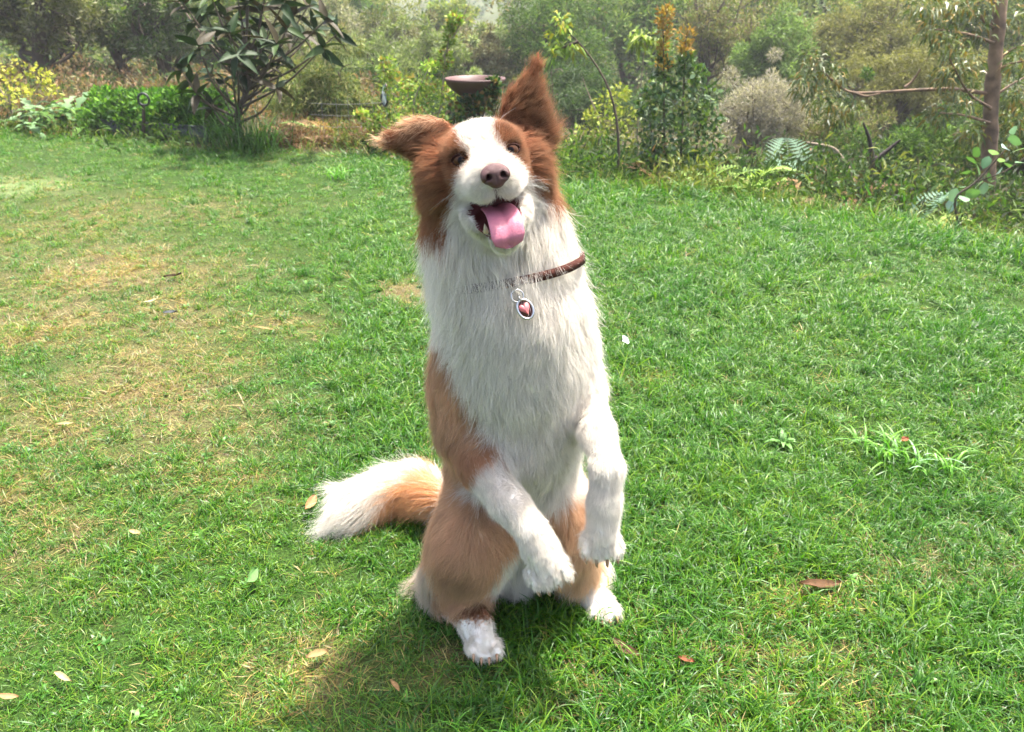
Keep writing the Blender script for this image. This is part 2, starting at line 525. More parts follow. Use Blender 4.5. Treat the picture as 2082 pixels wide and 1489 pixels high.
# ================================================================== plant building
def ru(r, a, b, n=None): return r.uniform(a, b, n)
def rand_dirs(r, n, up=0.0):
    d = r.normal(size=(n, 3)); d[:, 2] += up; return norm(d)
def leaf_quads(c, a, L, W, r, fold=.18, droop=0.0):
    """diamond leaves: c base points, a axis directions, L lengths, W widths"""
    n = len(c); L = np.broadcast_to(L, n); W = np.broadcast_to(W, n)
    t = r.normal(size=(n, 3)); s = norm(np.cross(a, t)); m = np.cross(s, a)
    v0 = c; v2 = c + a * L[:, None] - np.array((0, 0, 1)) * (droop * L)[:, None] if droop else c + a * L[:, None]
    mid = c + a * (L * .48)[:, None] + m * (W * fold)[:, None]
    v1 = mid + s * (W * .5)[:, None]; v3 = mid - s * (W * .5)[:, None]
    V = np.stack([v0, v1, v2, v3], 1).reshape(-1, 3)
    Q = np.arange(4 * n).reshape(-1, 4)
    return V, Q
def palette(cols, n, r, var=.22):
    cols = np.array(cols)
    c = cols[r.integers(len(cols), size=n)] * ru(r, 1 - var, 1 + var, (n, 1))
    return np.clip(c, 0, 1)
def rep4(c): return np.repeat(c, 4, 0)
m_bark_dark = mat_basic('bark_dark', srgb(74, 62, 50), rough=.9, noise=.4, nscale=9, bump=.8)
m_bark_grey = mat_basic('bark_grey', srgb(128, 114, 96), rough=.9, noise=.35, nscale=9, bump=.6)
m_leaf = mat_basic('leaf_matte', use_col=True, rough=.6, spec=.2, trans=.36, tcol=(1.15, 1.25, .70))
m_leaf_pale = mat_basic('leaf_pale', use_col=True, rough=.7, spec=.15, trans=.35)
m_leaf_gloss = mat_basic('leaf_glossy', use_col=True, rough=.42, spec=.25, trans=.2, tcol=(1.1, 1.3, .4))

def clump_cloud(r, clumps, n_leaf, L, W, cols, up=.2, shell=.55, var=.22, fold=.18, droop=0.0, cvar=.25):
    """clumps: (center, radii); leaves spread through them"""
    Vs, Cs = [], []
    for (c, rad) in clumps:
        n = n_leaf
        d = rand_dirs(r, n); k = np.where(r.random(n) < shell, ru(r, .75, 1.0, n), r.random(n) ** .5)
        p = np.asarray(c) + d * np.asarray(rad) * k[:, None]
        a = norm(d * .7 + rand_dirs(r, n, up) * .9)
        V, Q = leaf_quads(p, a, ru(r, .6, 1.2, n) * L, ru(r, .7, 1.2, n) * W, r, fold, droop)
        cc = palette(cols, n, r, var) * ru(r, 1 - cvar, 1 + cvar) * .86
        Vs.append(V); Cs.append(rep4(cc))
    V = np.vstack(Vs)
    return V, np.arange(len(V)).reshape(-1, 4), np.clip(np.vstack(Cs), 0, 1)

def crown_clumps(r, cen, rad, n, size):
    out = []
    n = int(n * 2.1); size = size * .62
    for i in range(n):
        d = rand_dirs(r, 1)[0]; k = r.random() ** .45 * (1.0 if r.random() < .8 else 1.25)
        s = size * ru(r, .6, 1.3)
        out.append((np.asarray(cen) + d * np.asarray(rad) * k * .82, np.array((s, s, s * .68)) * np.mean(rad)))
    return out

def ground_pt(x, y): return np.array((x, y, float(terrain(x, y))))

def tree(name, label, cat, u, v, Y, rpx, cols, seed, leaf=(.075, .022), n_clump=34, n_leaf=230, size=.36, base_u=None, trunk_r=.06, stems=1, bark=None, group=None,
         mat=None, up=.25, droop=0.0, twigs=14, wisp=0.0, depth_k=1.0, twig_r=.012):
    """a tree or shrub whose crown is centred at pixel (u, v) at distance Y with half sizes rpx"""
    r = np.random.default_rng(seed)
    rpx = (rpx[0] * 1.22, rpx[1] * 1.22)
    cen = P(u, v, Y); k = depth(cen) / FPX
    rad = np.array((rpx[0] * k, min(rpx[0], rpx[1] * 1.3) * k * .8 * depth_k, rpx[1] * k))
    bx = P(base_u if base_u is not None else u, v, Y)[0]
    base = ground_pt(bx, Y) - np.array((0, 0, .05))
    root = empty(name, tuple(ground_pt(bx, Y)))
    tag(root, label, cat, group)
    bpy.context.view_layer.update()
    clumps = crown_clumps(r, cen, rad, n_clump, size)
    if cat == 'shrub':                                   # shrubs are leafy to the ground and uneven in outline
        for i in range(int(n_clump * .9)):
            t = r.random(); s_ = size * .62 * ru(r, .5, 1.2) * np.mean(rad)
            q = base * (1 - t) + cen * t + np.array((r.normal() * .55, r.normal() * .45, r.normal() * .1)) * rad * (1.1 + .25 * math.sin(seed + i))
            clumps.append((q, np.array((s_, s_, s_ * .7))))
        for i in range(int(n_clump * .35)):
            q = cen + np.array((r.normal() * .75, r.normal() * .5, abs(r.normal()) * .6)) * rad; s_ = size * .4 * ru(r, .5, 1.2) * np.mean(rad)
            clumps.append((q, np.array((s_, s_, s_ * 1.1))))
    paths = []
    for s in range(stems):
        b = base + np.array((r.normal() * .08 * (stems > 1), r.normal() * .08 * (stems > 1), 0))
        top = cen + np.array((r.normal() * .25, r.normal() * .2, .25)) * rad
        mid = b * .45 + top * .55 + np.array((r.normal() * .12, r.normal() * .1, -.05)) * rad
        pth = smooth_path([b, b * .75 + mid * .25 + np.array((r.normal() * .04, 0, 0)), mid, top], 14)
        paths.append((pth, np.linspace(trunk_r, trunk_r * .3, 14) / math.sqrt(stems)))
        for j in range(twigs // stems):
            c = clumps[r.integers(len(clumps))][0]
            st = pth[r.integers(5, 13)]
            md = (st + c) / 2 + r.normal(size=3) * .12 * rad
            rr_ = trunk_r * ru(r, .18, .34)
            paths.append((smooth_path([st, md, c], 7), np.linspace(rr_, rr_ * .3, 7)))
            for q in range(2):
                e = c + r.normal(size=3) * .45 * rad * size
                paths.append((smooth_path([md * .3 + c * .7, (c + e) / 2 + r.normal(size=3) * .03, e], 5), np.linspace(rr_ * .45, twig_r * .3, 5)))
    V, Q = tube_mesh(paths, 6)
    link('trunk', new_mesh('trunk', V, quads=Q), root, bark or m_bark_dark)
    V, Q, cc = clump_cloud(r, clumps, int(n_leaf * .48), leaf[0], leaf[1], cols, up=up, droop=droop)
    pale = np.ptp(np.mean(np.array(cols), 0)) < .05
    link('crown', new_mesh('crown', V, quads=Q, col=cc, smooth=False), root, mat or (m_leaf_pale if pale else m_leaf))
    return root

OLIVE = [srgb(98, 108, 48), srgb(110, 118, 54), srgb(84, 98, 42), srgb(124, 126, 62)]
GREY = [srgb(126, 128, 94), srgb(140, 138, 106), srgb(110, 114, 80), srgb(150, 148, 118)]
GREEN = [srgb(80, 112, 42), srgb(96, 124, 48), srgb(70, 102, 38), srgb(112, 134, 56)]
FRESH = [srgb(128, 146, 76), srgb(112, 132, 66), srgb(144, 156, 86), srgb(100, 122, 64)]
DEEP = [srgb(56, 82, 36), srgb(66, 92, 40), srgb(48, 70, 32), srgb(80, 100, 48)]
BROWNISH = [srgb(118, 106, 76), srgb(128, 116, 84), srgb(104, 96, 68), srgb(112, 112, 72)]
SILVER = [srgb(144, 152, 112), srgb(130, 140, 98), srgb(160, 164, 130), srgb(118, 128, 88)]
YELLOWG = [srgb(132, 144, 60), srgb(146, 150, 64), srgb(116, 132, 54), srgb(156, 158, 78)]
ORANGE = [srgb(160, 124, 62), srgb(172, 134, 66), srgb(146, 112, 58), srgb(150, 136, 66)]

# ---------------- trees of the valley, from left to right
BG = 'trees and shrubs beyond the lawn'
T = lambda *a, **k: tree(*a, group=BG, **k)
T('spreading_tree', 'dark spreading tree with crooked limbs behind the yellow sapling', 'tree', 55, 5, 11.5, (150, 92), OLIVE + GREY, 1, base_u=62, trunk_r=.16, n_clump=44, n_leaf=330, leaf=(.10, .026), twigs=20)
T('grey_green_tree', 'pale grey-green tree with a single short trunk behind the herb bed', 'tree', 222, 22, 12.5, (100, 84), SILVER + GREEN, 2, base_u=228, trunk_r=.10, n_clump=40, n_leaf=300, leaf=(.10, .028))
T('forked_tree', 'tree with several dark leaning stems left of the broad-leaved shrub', 'tree', 325, 25, 12.0, (100, 88), GREEN + SILVER, 3, base_u=322, trunk_r=.13, stems=3, n_clump=40, n_leaf=300, leaf=(.10, .026))
T('shaded_tree', 'dull brown-green tree top between the spreading and grey-green trees', 'tree', 140, -10, 16, (120, 110), OLIVE + FRESH, 4, trunk_r=.14, n_clump=36, n_leaf=300, leaf=(.13, .034))
T('dusky_tree', 'dusky green tree rising behind the broad-leaved shrub', 'tree', 440, 40, 16, (120, 130), OLIVE + GREEN, 5, trunk_r=.14, n_clump=40, n_leaf=300, leaf=(.13, .034))
T('twiggy_tree', 'pale grey twiggy tree right of the broad-leaved shrub', 'tree', 620, 70, 19, (110, 80), GREY, 6, trunk_r=.12, n_clump=34, n_leaf=280, leaf=(.14, .03), twigs=24)
T('feathery_shrub', 'feathery green shrub standing behind the wire fence', 'shrub', 672, 205, 7.6, (88, 84), [srgb(118, 124, 66), srgb(96, 112, 60), srgb(84, 104, 54), srgb(136, 134, 84)], 7, base_u=668, trunk_r=.04, stems=4, n_clump=46, n_leaf=300, leaf=(.085, .010), droop=.35, up=.5)
T('bare_grey_tree', 'grey half-bare tree above the round ornament', 'tree', 800, 85, 17, (85, 65), GREY + OLIVE, 8, trunk_r=.10, n_clump=28, n_leaf=230, leaf=(.12, .024), twigs=26)
T('far_green_tree', 'muted green tree against the misty gap in the hills', 'tree', 740, 25, 30, (75, 55), GREEN, 9, trunk_r=.14, n_clump=30, n_leaf=220, leaf=(.20, .06))
T('yellow_green_tree', 'yellow-green tree top above the terracotta bowl', 'tree', 915, 45, 26, (55, 40), FRESH + YELLOWG, 10, trunk_r=.12, n_clump=26, n_leaf=230, leaf=(.17, .05))
T('wine_shrub', 'brownish twiggy shrub behind the terracotta bowl', 'shrub', 960, 115, 15, (85, 60), BROWNISH + GREY, 11, trunk_r=.06, stems=3, n_clump=32, n_leaf=260, leaf=(.10, .018), twigs=24)
T('silver_shrub', 'silvery shrub just above the rim of the terracotta bowl', 'shrub', 880, 130, 13, (70, 55), SILVER + FRESH, 12, trunk_r=.05, stems=3, n_clump=30, n_leaf=260, leaf=(.09, .02))
T('tall_feathery_tree', 'tall feathery green tree behind the upright ear', 'tree', 1120, 90, 15, (110, 120), GREEN + DEEP, 13, trunk_r=.10, stems=2, n_clump=46, n_leaf=320, leaf=(.13, .016), droop=.3, up=.5)
T('dark_thicket_tree', 'dark low tree shading the far bank of the pond', 'tree', 1160, 210, 13.5, (120, 75), DEEP, 14, trunk_r=.07, stems=4, n_clump=44, n_leaf=300, leaf=(.10, .018), droop=.3)
T('light_green_tree', 'light green tree behind the orange-tipped bush', 'tree', 1285, 45, 21, (130, 85), FRESH + GREEN, 15, trunk_r=.12, n_clump=44, n_leaf=320, leaf=(.15, .04))
T('brown_tree', 'brown thin-leaved tree with upright bare branches behind the bush', 'tree', 1450, 60, 16, (90, 95), BROWNISH + OLIVE, 16, trunk_r=.12, stems=3, n_clump=32, n_leaf=220, leaf=(.12, .022), twigs=30)
T('mint_green_tree', 'mint green leafy tree above the grey shrub', 'tree', 1575, 110, 13.5, (75, 85), [srgb(108, 132, 72), srgb(122, 144, 82), srgb(94, 118, 62)], 17, trunk_r=.06, n_clump=36, n_leaf=280, leaf=(.09, .022))
T('olive_tree', 'broad olive-green tree crown with a rounded top', 'tree', 1770, 70, 15, (150, 70), [srgb(124, 122, 68), srgb(110, 112, 62), srgb(138, 132, 76), srgb(96, 100, 58)], 18, trunk_r=.12, n_clump=50, n_leaf=330, leaf=(.11, .018), droop=.25)
T('lower_olive_tree', 'olive tree crown hanging over the dark forked stump', 'tree', 1850, 165, 11.5, (135, 70), [srgb(130, 126, 70), srgb(116, 116, 64), srgb(104, 104, 60)], 19, base_u=1830, trunk_r=.09, stems=2, n_clump=48, n_leaf=320, leaf=(.085, .014), droop=.3)
T('hill_tree', 'dark green tree on the slope in the top corner behind the gum', 'tree', 1960, 40, 17, (150, 110), DEEP + OLIVE, 20, trunk_r=.14, n_clump=46, n_leaf=320, leaf=(.13, .03))
T('far_dark_tree', 'dark tree top between the brown and mint green trees', 'tree', 1660, 0, 24, (120, 70), DEEP + OLIVE, 21, trunk_r=.14, n_clump=40, n_leaf=260, leaf=(.18, .05))
T('ghost_shrub', 'rounded whitish-grey shrub beside the blue-green ferns', 'shrub', 1545, 232, 9.2, (82, 62), [srgb(168, 160, 146), srgb(152, 144, 130), srgb(180, 172, 158), srgb(136, 130, 112)], 22, trunk_r=.04, stems=5, n_clump=46, n_leaf=340, leaf=(.055, .008), twigs=40, up=.5, size=.5)
T('brown_scrub', 'dry brown scrub in shade under the olive trees', 'shrub', 1690, 270, 9.5, (110, 50), BROWNISH + OLIVE, 23, trunk_r=.04, stems=4, n_clump=40, n_leaf=260, leaf=(.06, .010), twigs=36)
T('shade_scrub', 'dark leafy scrub filling the hollow left of the gum trunk', 'shrub', 1880, 320, 7.6, (110, 70), DEEP + GREEN, 24, trunk_r=.03, stems=4, n_clump=44, n_leaf=260, leaf=(.06, .014))
T('corner_scrub', 'dull green scrub behind the gum trunk beside the frame edge', 'shrub', 2060, 300, 7.0, (90, 120), OLIVE + DEEP, 25, trunk_r=.03, stems=4, n_clump=44, n_leaf=260, leaf=(.06, .012))
T('pond_scrub', 'dark green scrub on the pond bank behind the lawn fence', 'shrub', 800, 260, 9.5, (90, 55), DEEP + GREEN, 26, trunk_r=.03, stems=4, n_clump=36, n_leaf=260, leaf=(.07, .014))
T('middle_scrub', 'pale green scrub in the gap left of the terracotta bowl', 'shrub', 760, 150, 12, (75, 60), FRESH + SILVER, 27, trunk_r=.05, stems=3, n_clump=34, n_leaf=260, leaf=(.09, .016))
T('hollow_scrub', 'dim green scrub between the broad-leaved shrub and the wire fence', 'shrub', 590, 190, 11, (70, 70), OLIVE + BROWNISH, 28, trunk_r=.05, stems=3, n_clump=34, n_leaf=260, leaf=(.08, .014), twigs=26)

# ---------------- woods on the far slopes: one mass
def far_wood():
    r = np.random.default_rng(90)
    Vs, Cs = [], []
    for i in range(1150):
        y = 20 + 150 * r.random() ** 1.7 if i < 850 else r.uniform(110, 195)
        x = r.uniform(-.75, .75) * y + r.normal() * 3
        h = ru(r, 2.0, 4.6) * (1 + .003 * y) * (1.5 if i >= 850 else 1)
        if -.19 < x / y < .03 and y < 95: h *= .42
        s = h * .5
        base = np.array((OLIVE, GREEN, GREY, DEEP, FRESH, BROWNISH)[r.choice(6, p=[.28, .26, .14, .18, .06, .08])])
        g0 = float(terrain(x, y))
        for q in range(5):
            c = np.array((x, y, g0 + h * .5)) + r.normal(size=3) * np.array((s, s, h * .45)) * .5
            n = 85 if y < 60 else 50
            d = rand_dirs(r, n, .3); p = c + d * s * .5 * ru(r, .4, 1.0, n)[:, None]
            L = ru(r, .10, .22, n) * (.7 + y * .016)
            V, Q = leaf_quads(p, norm(d + r.normal(size=(n, 3)) * .8), L, L * .38, r)
            Vs.append(V); Cs.append(rep4(palette(base, n, r) * ru(r, .6, 1.0)))
    V = np.vstack(Vs)
    return new_mesh('woodland', V, quads=np.arange(len(V)).reshape(-1, 4), col=np.clip(np.vstack(Cs), 0, 1), smooth=False)
wood = tag(link('woodland', far_wood(), None, m_leaf), 'hazy woods covering the far valley slopes', 'woods', kind='stuff')

# ---------------- undergrowth between the lawn and the trees: one tangled mass
RUSTY = [srgb(130, 98, 72), srgb(118, 90, 66), srgb(146, 116, 86), srgb(108, 94, 66)]
def undergrowth():
    r = np.random.default_rng(91)
    Vs, Cs = [], []
    def mound(x, y, h, s, n, L, W, cols):
        c = np.array((x, y, float(terrain(x, y))))
        d = rand_dirs(r, n, .3); d[:, 2] = np.abs(d[:, 2])
        p = c + d * np.array((s, s, h)) * ru(r, .35, 1.0, n)[:, None]
        V, Q = leaf_quads(p, norm(d * .6 + rand_dirs(r, n, .5)), ru(r, .5, 1.3, n) * L, ru(r, .6, 1.2, n) * W, r, droop=.15)
        Vs.append(V); Cs.append(rep4(palette(cols, n, r) * ru(r, .55, 1.0)))
    for i in range(2300):
        y = 4.2 + 18 * r.random() ** 1.25
        x = r.uniform(-.8, .8) * y
        d = y - edge_y(x)
        if d < .12: continue
        if ((x - 1.3) / 2.2) ** 2 + ((y - 10.6) / 2.5) ** 2 < 1: continue
        if -1.25 < x + .18 * y < .2 and y < 7.6: continue                     # herb bed and shrub stand here
        u, v = project(ground_pt(x, y)[None])
        left = x < -.16 * y
        if left and y > 7.0: cols, h = (RUSTY + BROWNISH if r.random() < .75 else DEEP), ru(r, .10, .35)
        elif 560 < u[0] < 760 and d < 1.4: cols, h = RUSTY + GREEN, ru(r, .06, .18)
        elif not left and d > .7 and r.random() < .7: cols, h = DEEP + [srgb(50, 62, 36), srgb(74, 70, 48)], ru(r, .14, .46)
        else: cols, h = (OLIVE, GREEN, DEEP, RUSTY + OLIVE + GREEN)[r.choice(4, p=[.3, .36, .28, .06])], ru(r, .12, .46) * min(1, .45 + d * .6)
        mound(x, y, h, ru(r, .18, .5), int(ru(r, 110, 190)), .05 + .004 * y, .012 + .001 * y, cols)
    for i in range(150):                                      # heap of dead bracken by the wire fence
        u_, Y_ = ru(r, 565, 790), ru(r, 6.15, 7.6); x_ = P(u_, 290, Y_)[0]
        if Y_ > edge_y(x_) + .1: mound(x_, Y_, ru(r, .05, .17), ru(r, .10, .24), 130, .055, .012, RUSTY if r.random() < .7 else OLIVE)
    V = np.vstack(Vs); nq = len(V) // 4
    Q = np.arange(len(V)).reshape(-1, 4); Cc = np.vstack(Cs)
    # rank grass along the lawn edge
    n = 4200
    x = np.where(r.random(n) < .82, r.uniform(-.3, 4.6, n), r.uniform(-5.2, -.3, n)); y = edge_y(x) + np.abs(r.normal(size=n)) * .28 + .02
    b = np.stack([x, y, terrain(x, y) - .01], 1)
    L = ru(r, .06, .22, n); a = rand_dirs(r, n, 1.6); W = ru(r, .003, .006, n)
    s = norm(np.cross(a, r.normal(size=(n, 3))))
    t1 = b + a * (L * .6)[:, None]; t2 = t1 + norm(a + np.array((0, 0, -.7)) + r.normal(size=(n, 3)) * .4) * (L * .5)[:, None]
    GV = np.stack([b - s * W[:, None] / 2, b + s * W[:, None] / 2, t1 + s * W[:, None] / 2, t1 - s * W[:, None] / 2, t2], 1).reshape(-1, 3)
    o = len(V) + np.arange(n) * 5
    GQ = np.stack([o, o + 1, o + 2, o + 3], 1); GT = np.stack([o + 3, o + 2, o + 4], 1)
    gc_ = palette([srgb(84, 112, 46), srgb(102, 122, 54), srgb(70, 100, 42), srgb(132, 130, 80)], n, r)
    return new_mesh('undergrowth', np.vstack([V, GV]), tris=GT, quads=np.vstack([Q, GQ]), col=np.clip(np.vstack([Cc, np.repeat(gc_, 5, 0)]), 0, 1), smooth=False)
ug = tag(link('undergrowth', undergrowth(), None, m_leaf), 'tangled low undergrowth and rank grass along the lawn edge', 'undergrowth', kind='stuff')
# ================================================================== plants one can single out
def leaf_mesh(name, L, W, col, gloss_mat, fold=.25, droop=.2, tipw=.55, seed=0, back=None):
    """one leaf: two strips either side of a midrib"""
    n = 7; t = np.linspace(0, 1, n)
    w = W * .5 * np.sin(np.pi * np.clip(t ** tipw, 0, 1)) ** .8; w[0] = W * .04; w[-1] = 0.0005
    z = -droop * L * t ** 2
    mid = np.stack([t * L, 0 * t, z], 1)
    lf = mid + np.stack([0 * t, w, fold * w], 1); rt = mid + np.stack([0 * t, -w, fold * w], 1)
    V = np.vstack([mid, lf, rt]); Q = []
    for i in range(n - 1):
        Q += [(i, i + 1, n + i + 1, n + i), (i, 2 * n + i, 2 * n + i + 1, i + 1)]
    c = np.tile(np.array(col), (3 * n, 1)); c[:n] *= 1.25
    return new_mesh(name, V, quads=Q, col=np.clip(c, 0, 1), mats=[gloss_mat])
def place_leaf(me, base, axis, roll, parent, scale=1.0, name='leaf'):
    o = bpy.data.objects.new(name, me); C.objects.link(o)
    ax = Vector(axis).normalized()
    q = ax.to_track_quat('X', 'Z')
    M = Matrix.Translation(Vector(base)) @ q.to_matrix().to_4x4() @ Matrix.Rotation(roll, 4, 'X') @ Matrix.Diagonal((scale, scale, scale, 1))
    o.parent = parent
    o.matrix_parent_inverse = parent.matrix_world.inverted() if parent.parent is None else (parent.parent.matrix_world @ parent.matrix_parent_inverse @ parent.matrix_basis).inverted()
    o.matrix_basis = M
    return o
def plant_root(name, u, v, Y, label, cat, group=None):
    b = P(u, v, Y); g = ground_pt(b[0], Y)
    o = empty(name, tuple(g)); tag(o, label, cat, group); bpy.context.view_layer.update(); return o, g
def pxpath(pts, n=14):
    return smooth_path([P(u, v, Y) for (u, v, Y) in pts], n)
def tubes(name, parent, mat, paths, segs=7):
    V, Q = tube_mesh(paths, segs); return link(name, new_mesh(name, V, quads=Q), parent, mat)
def cloud(name, parent, mat, V, Q, cc):
    return link(name, new_mesh(name, V, quads=Q, col=cc, smooth=False), parent, mat)

# ---------------- broad-leaved shrub with big dark leaves
r = np.random.default_rng(300)
MY = 6.1
mg, mgb = plant_root('broad_leaved_shrub', 488, 288, MY, 'shrub with large dark glossy leaves in whorls standing beside the herb bed', 'shrub')
WH = [(375, 10), (398, 48), (430, -5), (455, 32), (470, 72), (500, 10), (530, 25), (545, 62), (510, 58), (562, 92), (600, 30), (612, 72), (640, 60), (662, 42), (682, 72), (655, 100),
      (572, 120), (480, 112), (522, 102), (440, 78), (405, 98), (368, 142), (388, 168), (432, 152), (456, 168), (402, 192), (492, 152), (522, 165), (562, 182), (470, 135), (542, 135), (430, 218),
      (575, 8), (628, 12), (350, -15), (480, -20), (540, -15), (455, 102), (500, 82), (535, 88), (582, 62), (490, 42), (420, 32), (510, 132)]
stem = pxpath([(490, 300, MY), (486, 262, MY), (484, 225, MY), (500, 190, MY), (492, 150, MY), (500, 90, MY), (505, 10, MY)], 24)
br = [(stem, np.linspace(.030, .008, 24))]
tips = []
for (u, v) in WH:
    Yw = MY + r.normal() * .28
    t = P(u, v, Yw)
    k = min(23, max(3, int(np.interp(v, [-30, 230], [19, 4]) + r.integers(-3, 2)))); s0 = stem[k]
    if v > 140: s0 = stem[min(9, k)]
    md = s0 * .45 + t * .55 + np.array((0, r.normal() * .05, -.05))
    pth = smooth_path([s0, md, t], 9); br.append((pth, np.linspace(.011, .004, 9))); tips.append((t, norm(pth[-1] - pth[-3])))
tk = tubes('trunk', mg, m_bark_dark, br)
mcols = [srgb(30, 50, 20), srgb(24, 42, 18), srgb(44, 64, 24), srgb(46, 40, 20)]
m_broad = mat_basic('broad_leaf', use_col=True, rough=.55, spec=.18, trans=.10, tcol=(1.2, 1.2, .4))
lms = [leaf_mesh('broad_leaf', ru(r, .145, .18), ru(r, .052, .064), mcols[i % 4], m_broad, fold=.45, droop=ru(r, .05, .35)) for i in range(8)]
crown = link('crown', new_mesh('crown', *(lambda V, Q: (V, None, Q))(*tube_mesh([(np.array([t, t + a * .03]), np.array((.006, .003))) for t, a in tips], 6))), mg, m_bark_dark)
bpy.context.view_layer.update()
for t, a in tips:
    n = int(r.integers(6, 8)); a0 = r.random() * 6.28
    e1 = norm(np.cross(a, (.3, .2, 1.0))); e2 = np.cross(a, e1)
    for k in range(n):
        h = a0 + k * 6.283 / n + r.normal() * .25
        d = norm(a * ru(r, -.1, .9) + e1 * math.cos(h) + e2 * math.sin(h) + np.array((0, 0, ru(r, -.35, .2))))
        place_leaf(lms[int(r.integers(8))], t + a * ru(r, -.02, .02), d, r.normal() * .5, crown, ru(r, .8, 1.12))

# ---------------- rank grass round its foot
def blades(name, parent, base_fn, n, len_rng, w, cols, r, up=1.6, mat=None):
    V, Q, Cc = [], [], []; off = 0
    for i in range(n):
        b = base_fn(r); L = ru(r, *len_rng); a = rand_dirs(r, 1, up)[0]; o = norm(np.array((a[0], a[1], 0)) + 1e-6); s = np.array((-o[1], o[0], 0))
        c = np.array(cols[r.integers(len(cols))]) * ru(r, .75, 1.2); p = b.copy(); e = math.asin(np.clip(a[2], -1, 1)); bend = ru(r, .3, 1.6)
        for k in range(6):
            t = k / 5; ww = w * (1 - t ** 2) * .5 + .0003
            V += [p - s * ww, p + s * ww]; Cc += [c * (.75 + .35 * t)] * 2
            ee = e - bend * t; p = p + (o * math.cos(ee) + np.array((0, 0, 1)) * math.sin(ee)) * L / 5
        for k in range(5): Q.append((off + 2 * k, off + 2 * k + 1, off + 2 * k + 3, off + 2 * k + 2))
        off += 12
    return link(name, new_mesh(name, np.array(V), quads=Q, col=np.clip(np.array(Cc), 0, 1)), parent, mat or m_grass)
gt, gtb = plant_root('grass_clump', 500, 305, 6.0, 'tall dark green grass clump at the foot of the broad-leaved shrub', 'grass clump')
blades('leaves', gt, lambda r: gtb + np.array((r.normal() * .13, r.normal() * .09, 0)), 420, (.18, .46), .006, [srgb(60, 100, 40), srgb(48, 84, 36), srgb(84, 124, 52)], r, 2.2)
gt['kind'] = 'thing'

# ---------------- herb bed
bedY = 6.55
bed = empty('garden_bed', tuple(ground_pt(P(315, 300, bedY)[0], bedY)))
tag(bed, 'low dark corrugated garden bed edge below the bright green herbs', 'garden bed')
bpy.context.view_layer.update()
m_iron = mat_basic('corrugated_iron', srgb(70, 74, 72), rough=.5, metal=.3, noise=.3, nscale=12)
m_soil = mat_basic('soil', srgb(58, 46, 34), rough=.95, noise=.4, nscale=30, bump=.8)
xa, xb = P(208, 300, bedY + .15)[0], P(428, 300, bedY - .25)[0]
t = np.linspace(0, 1, 120); xs = xa + (xb - xa) * t; ys = bedY + .12 - .40 * t + .012 * np.sin(t * 190)
V = np.vstack([np.stack([xs, ys, np.full(120, -.02)], 1), np.stack([xs, ys, np.full(120, .115)], 1)])
Q = [(i, i + 1, 121 + i, 120 + i) for i in range(119)]
me = new_mesh('edge_panel', V, quads=Q)
eo = link('edge_panel', me, bed, m_iron); sm = eo.modifiers.new('thick', 'SOLIDIFY'); sm.thickness = .004
V, Q = tube_mesh([(np.stack([xs, ys, np.full(120, .118)], 1), np.full(120, .008))], 8)
link('edge_rail', new_mesh('edge_rail', V, quads=Q), bed, m_iron)
V = np.vstack([np.stack([xs, ys + .02, np.full(120, .08)], 1), np.stack([xs, ys + .85, np.full(120, .08)], 1)])
link('soil', new_mesh('soil', V, quads=[(i, i + 1, 121 + i, 120 + i) for i in range(119)]), bed, m_soil)
# herbs: one mass of parsley-like leaves
hc = []
for i in range(230):
    s = r.random(); u = 195 + 250 * s; v = np.interp(r.random(), [0, 1], [196, 290]) + 6 * math.sin(u * .05)
    Yh = bedY + .15 - .35 * s + ru(r, .0, .6)
    c = P(u, v, Yh); c[2] = np.clip(c[2], .12, .66); hc.append((c, np.array((.10, .10, .07)) * ru(r, .7, 1.4)))
V, Q, cc = clump_cloud(r, hc, 120, .050, .026, [srgb(84, 126, 38), srgb(66, 106, 34), srgb(106, 146, 48), srgb(54, 90, 32)], up=.5, shell=.75, cvar=.4)
hb = tag(cloud('herb_foliage', None, m_leaf, V, Q, cc), 'dense bright green herbs filling the raised garden bed', 'herbs', kind='stuff')
# garden fork standing in the bed
fk = empty('garden_fork', tuple(P(292, 262, 6.45))); tag(fk, 'dark garden fork handle standing upright among the bright green herbs', 'garden fork')
bpy.context.view_layer.update()
m_dark = mat_basic('dark_plastic', (.02, .02, .02), rough=.5)
a_, b_ = P(292, 290, 6.42), P(292, 214, 6.42)
tubes('shaft', fk, m_bark_dark, [(np.array([a_, (a_ + b_) / 2, b_]), np.array((.014, .013, .012)))], 8)
ang = np.linspace(-.35 * math.pi, 1.35 * math.pi, 16); hc_ = P(292, 203, 6.42)
gr = np.stack([.042 * np.cos(ang), 0 * ang, .045 * np.sin(ang)], 1) + hc_
tubes('grip', fk, m_dark, [(np.vstack([b_, gr, b_]), np.full(18, .009))], 8)

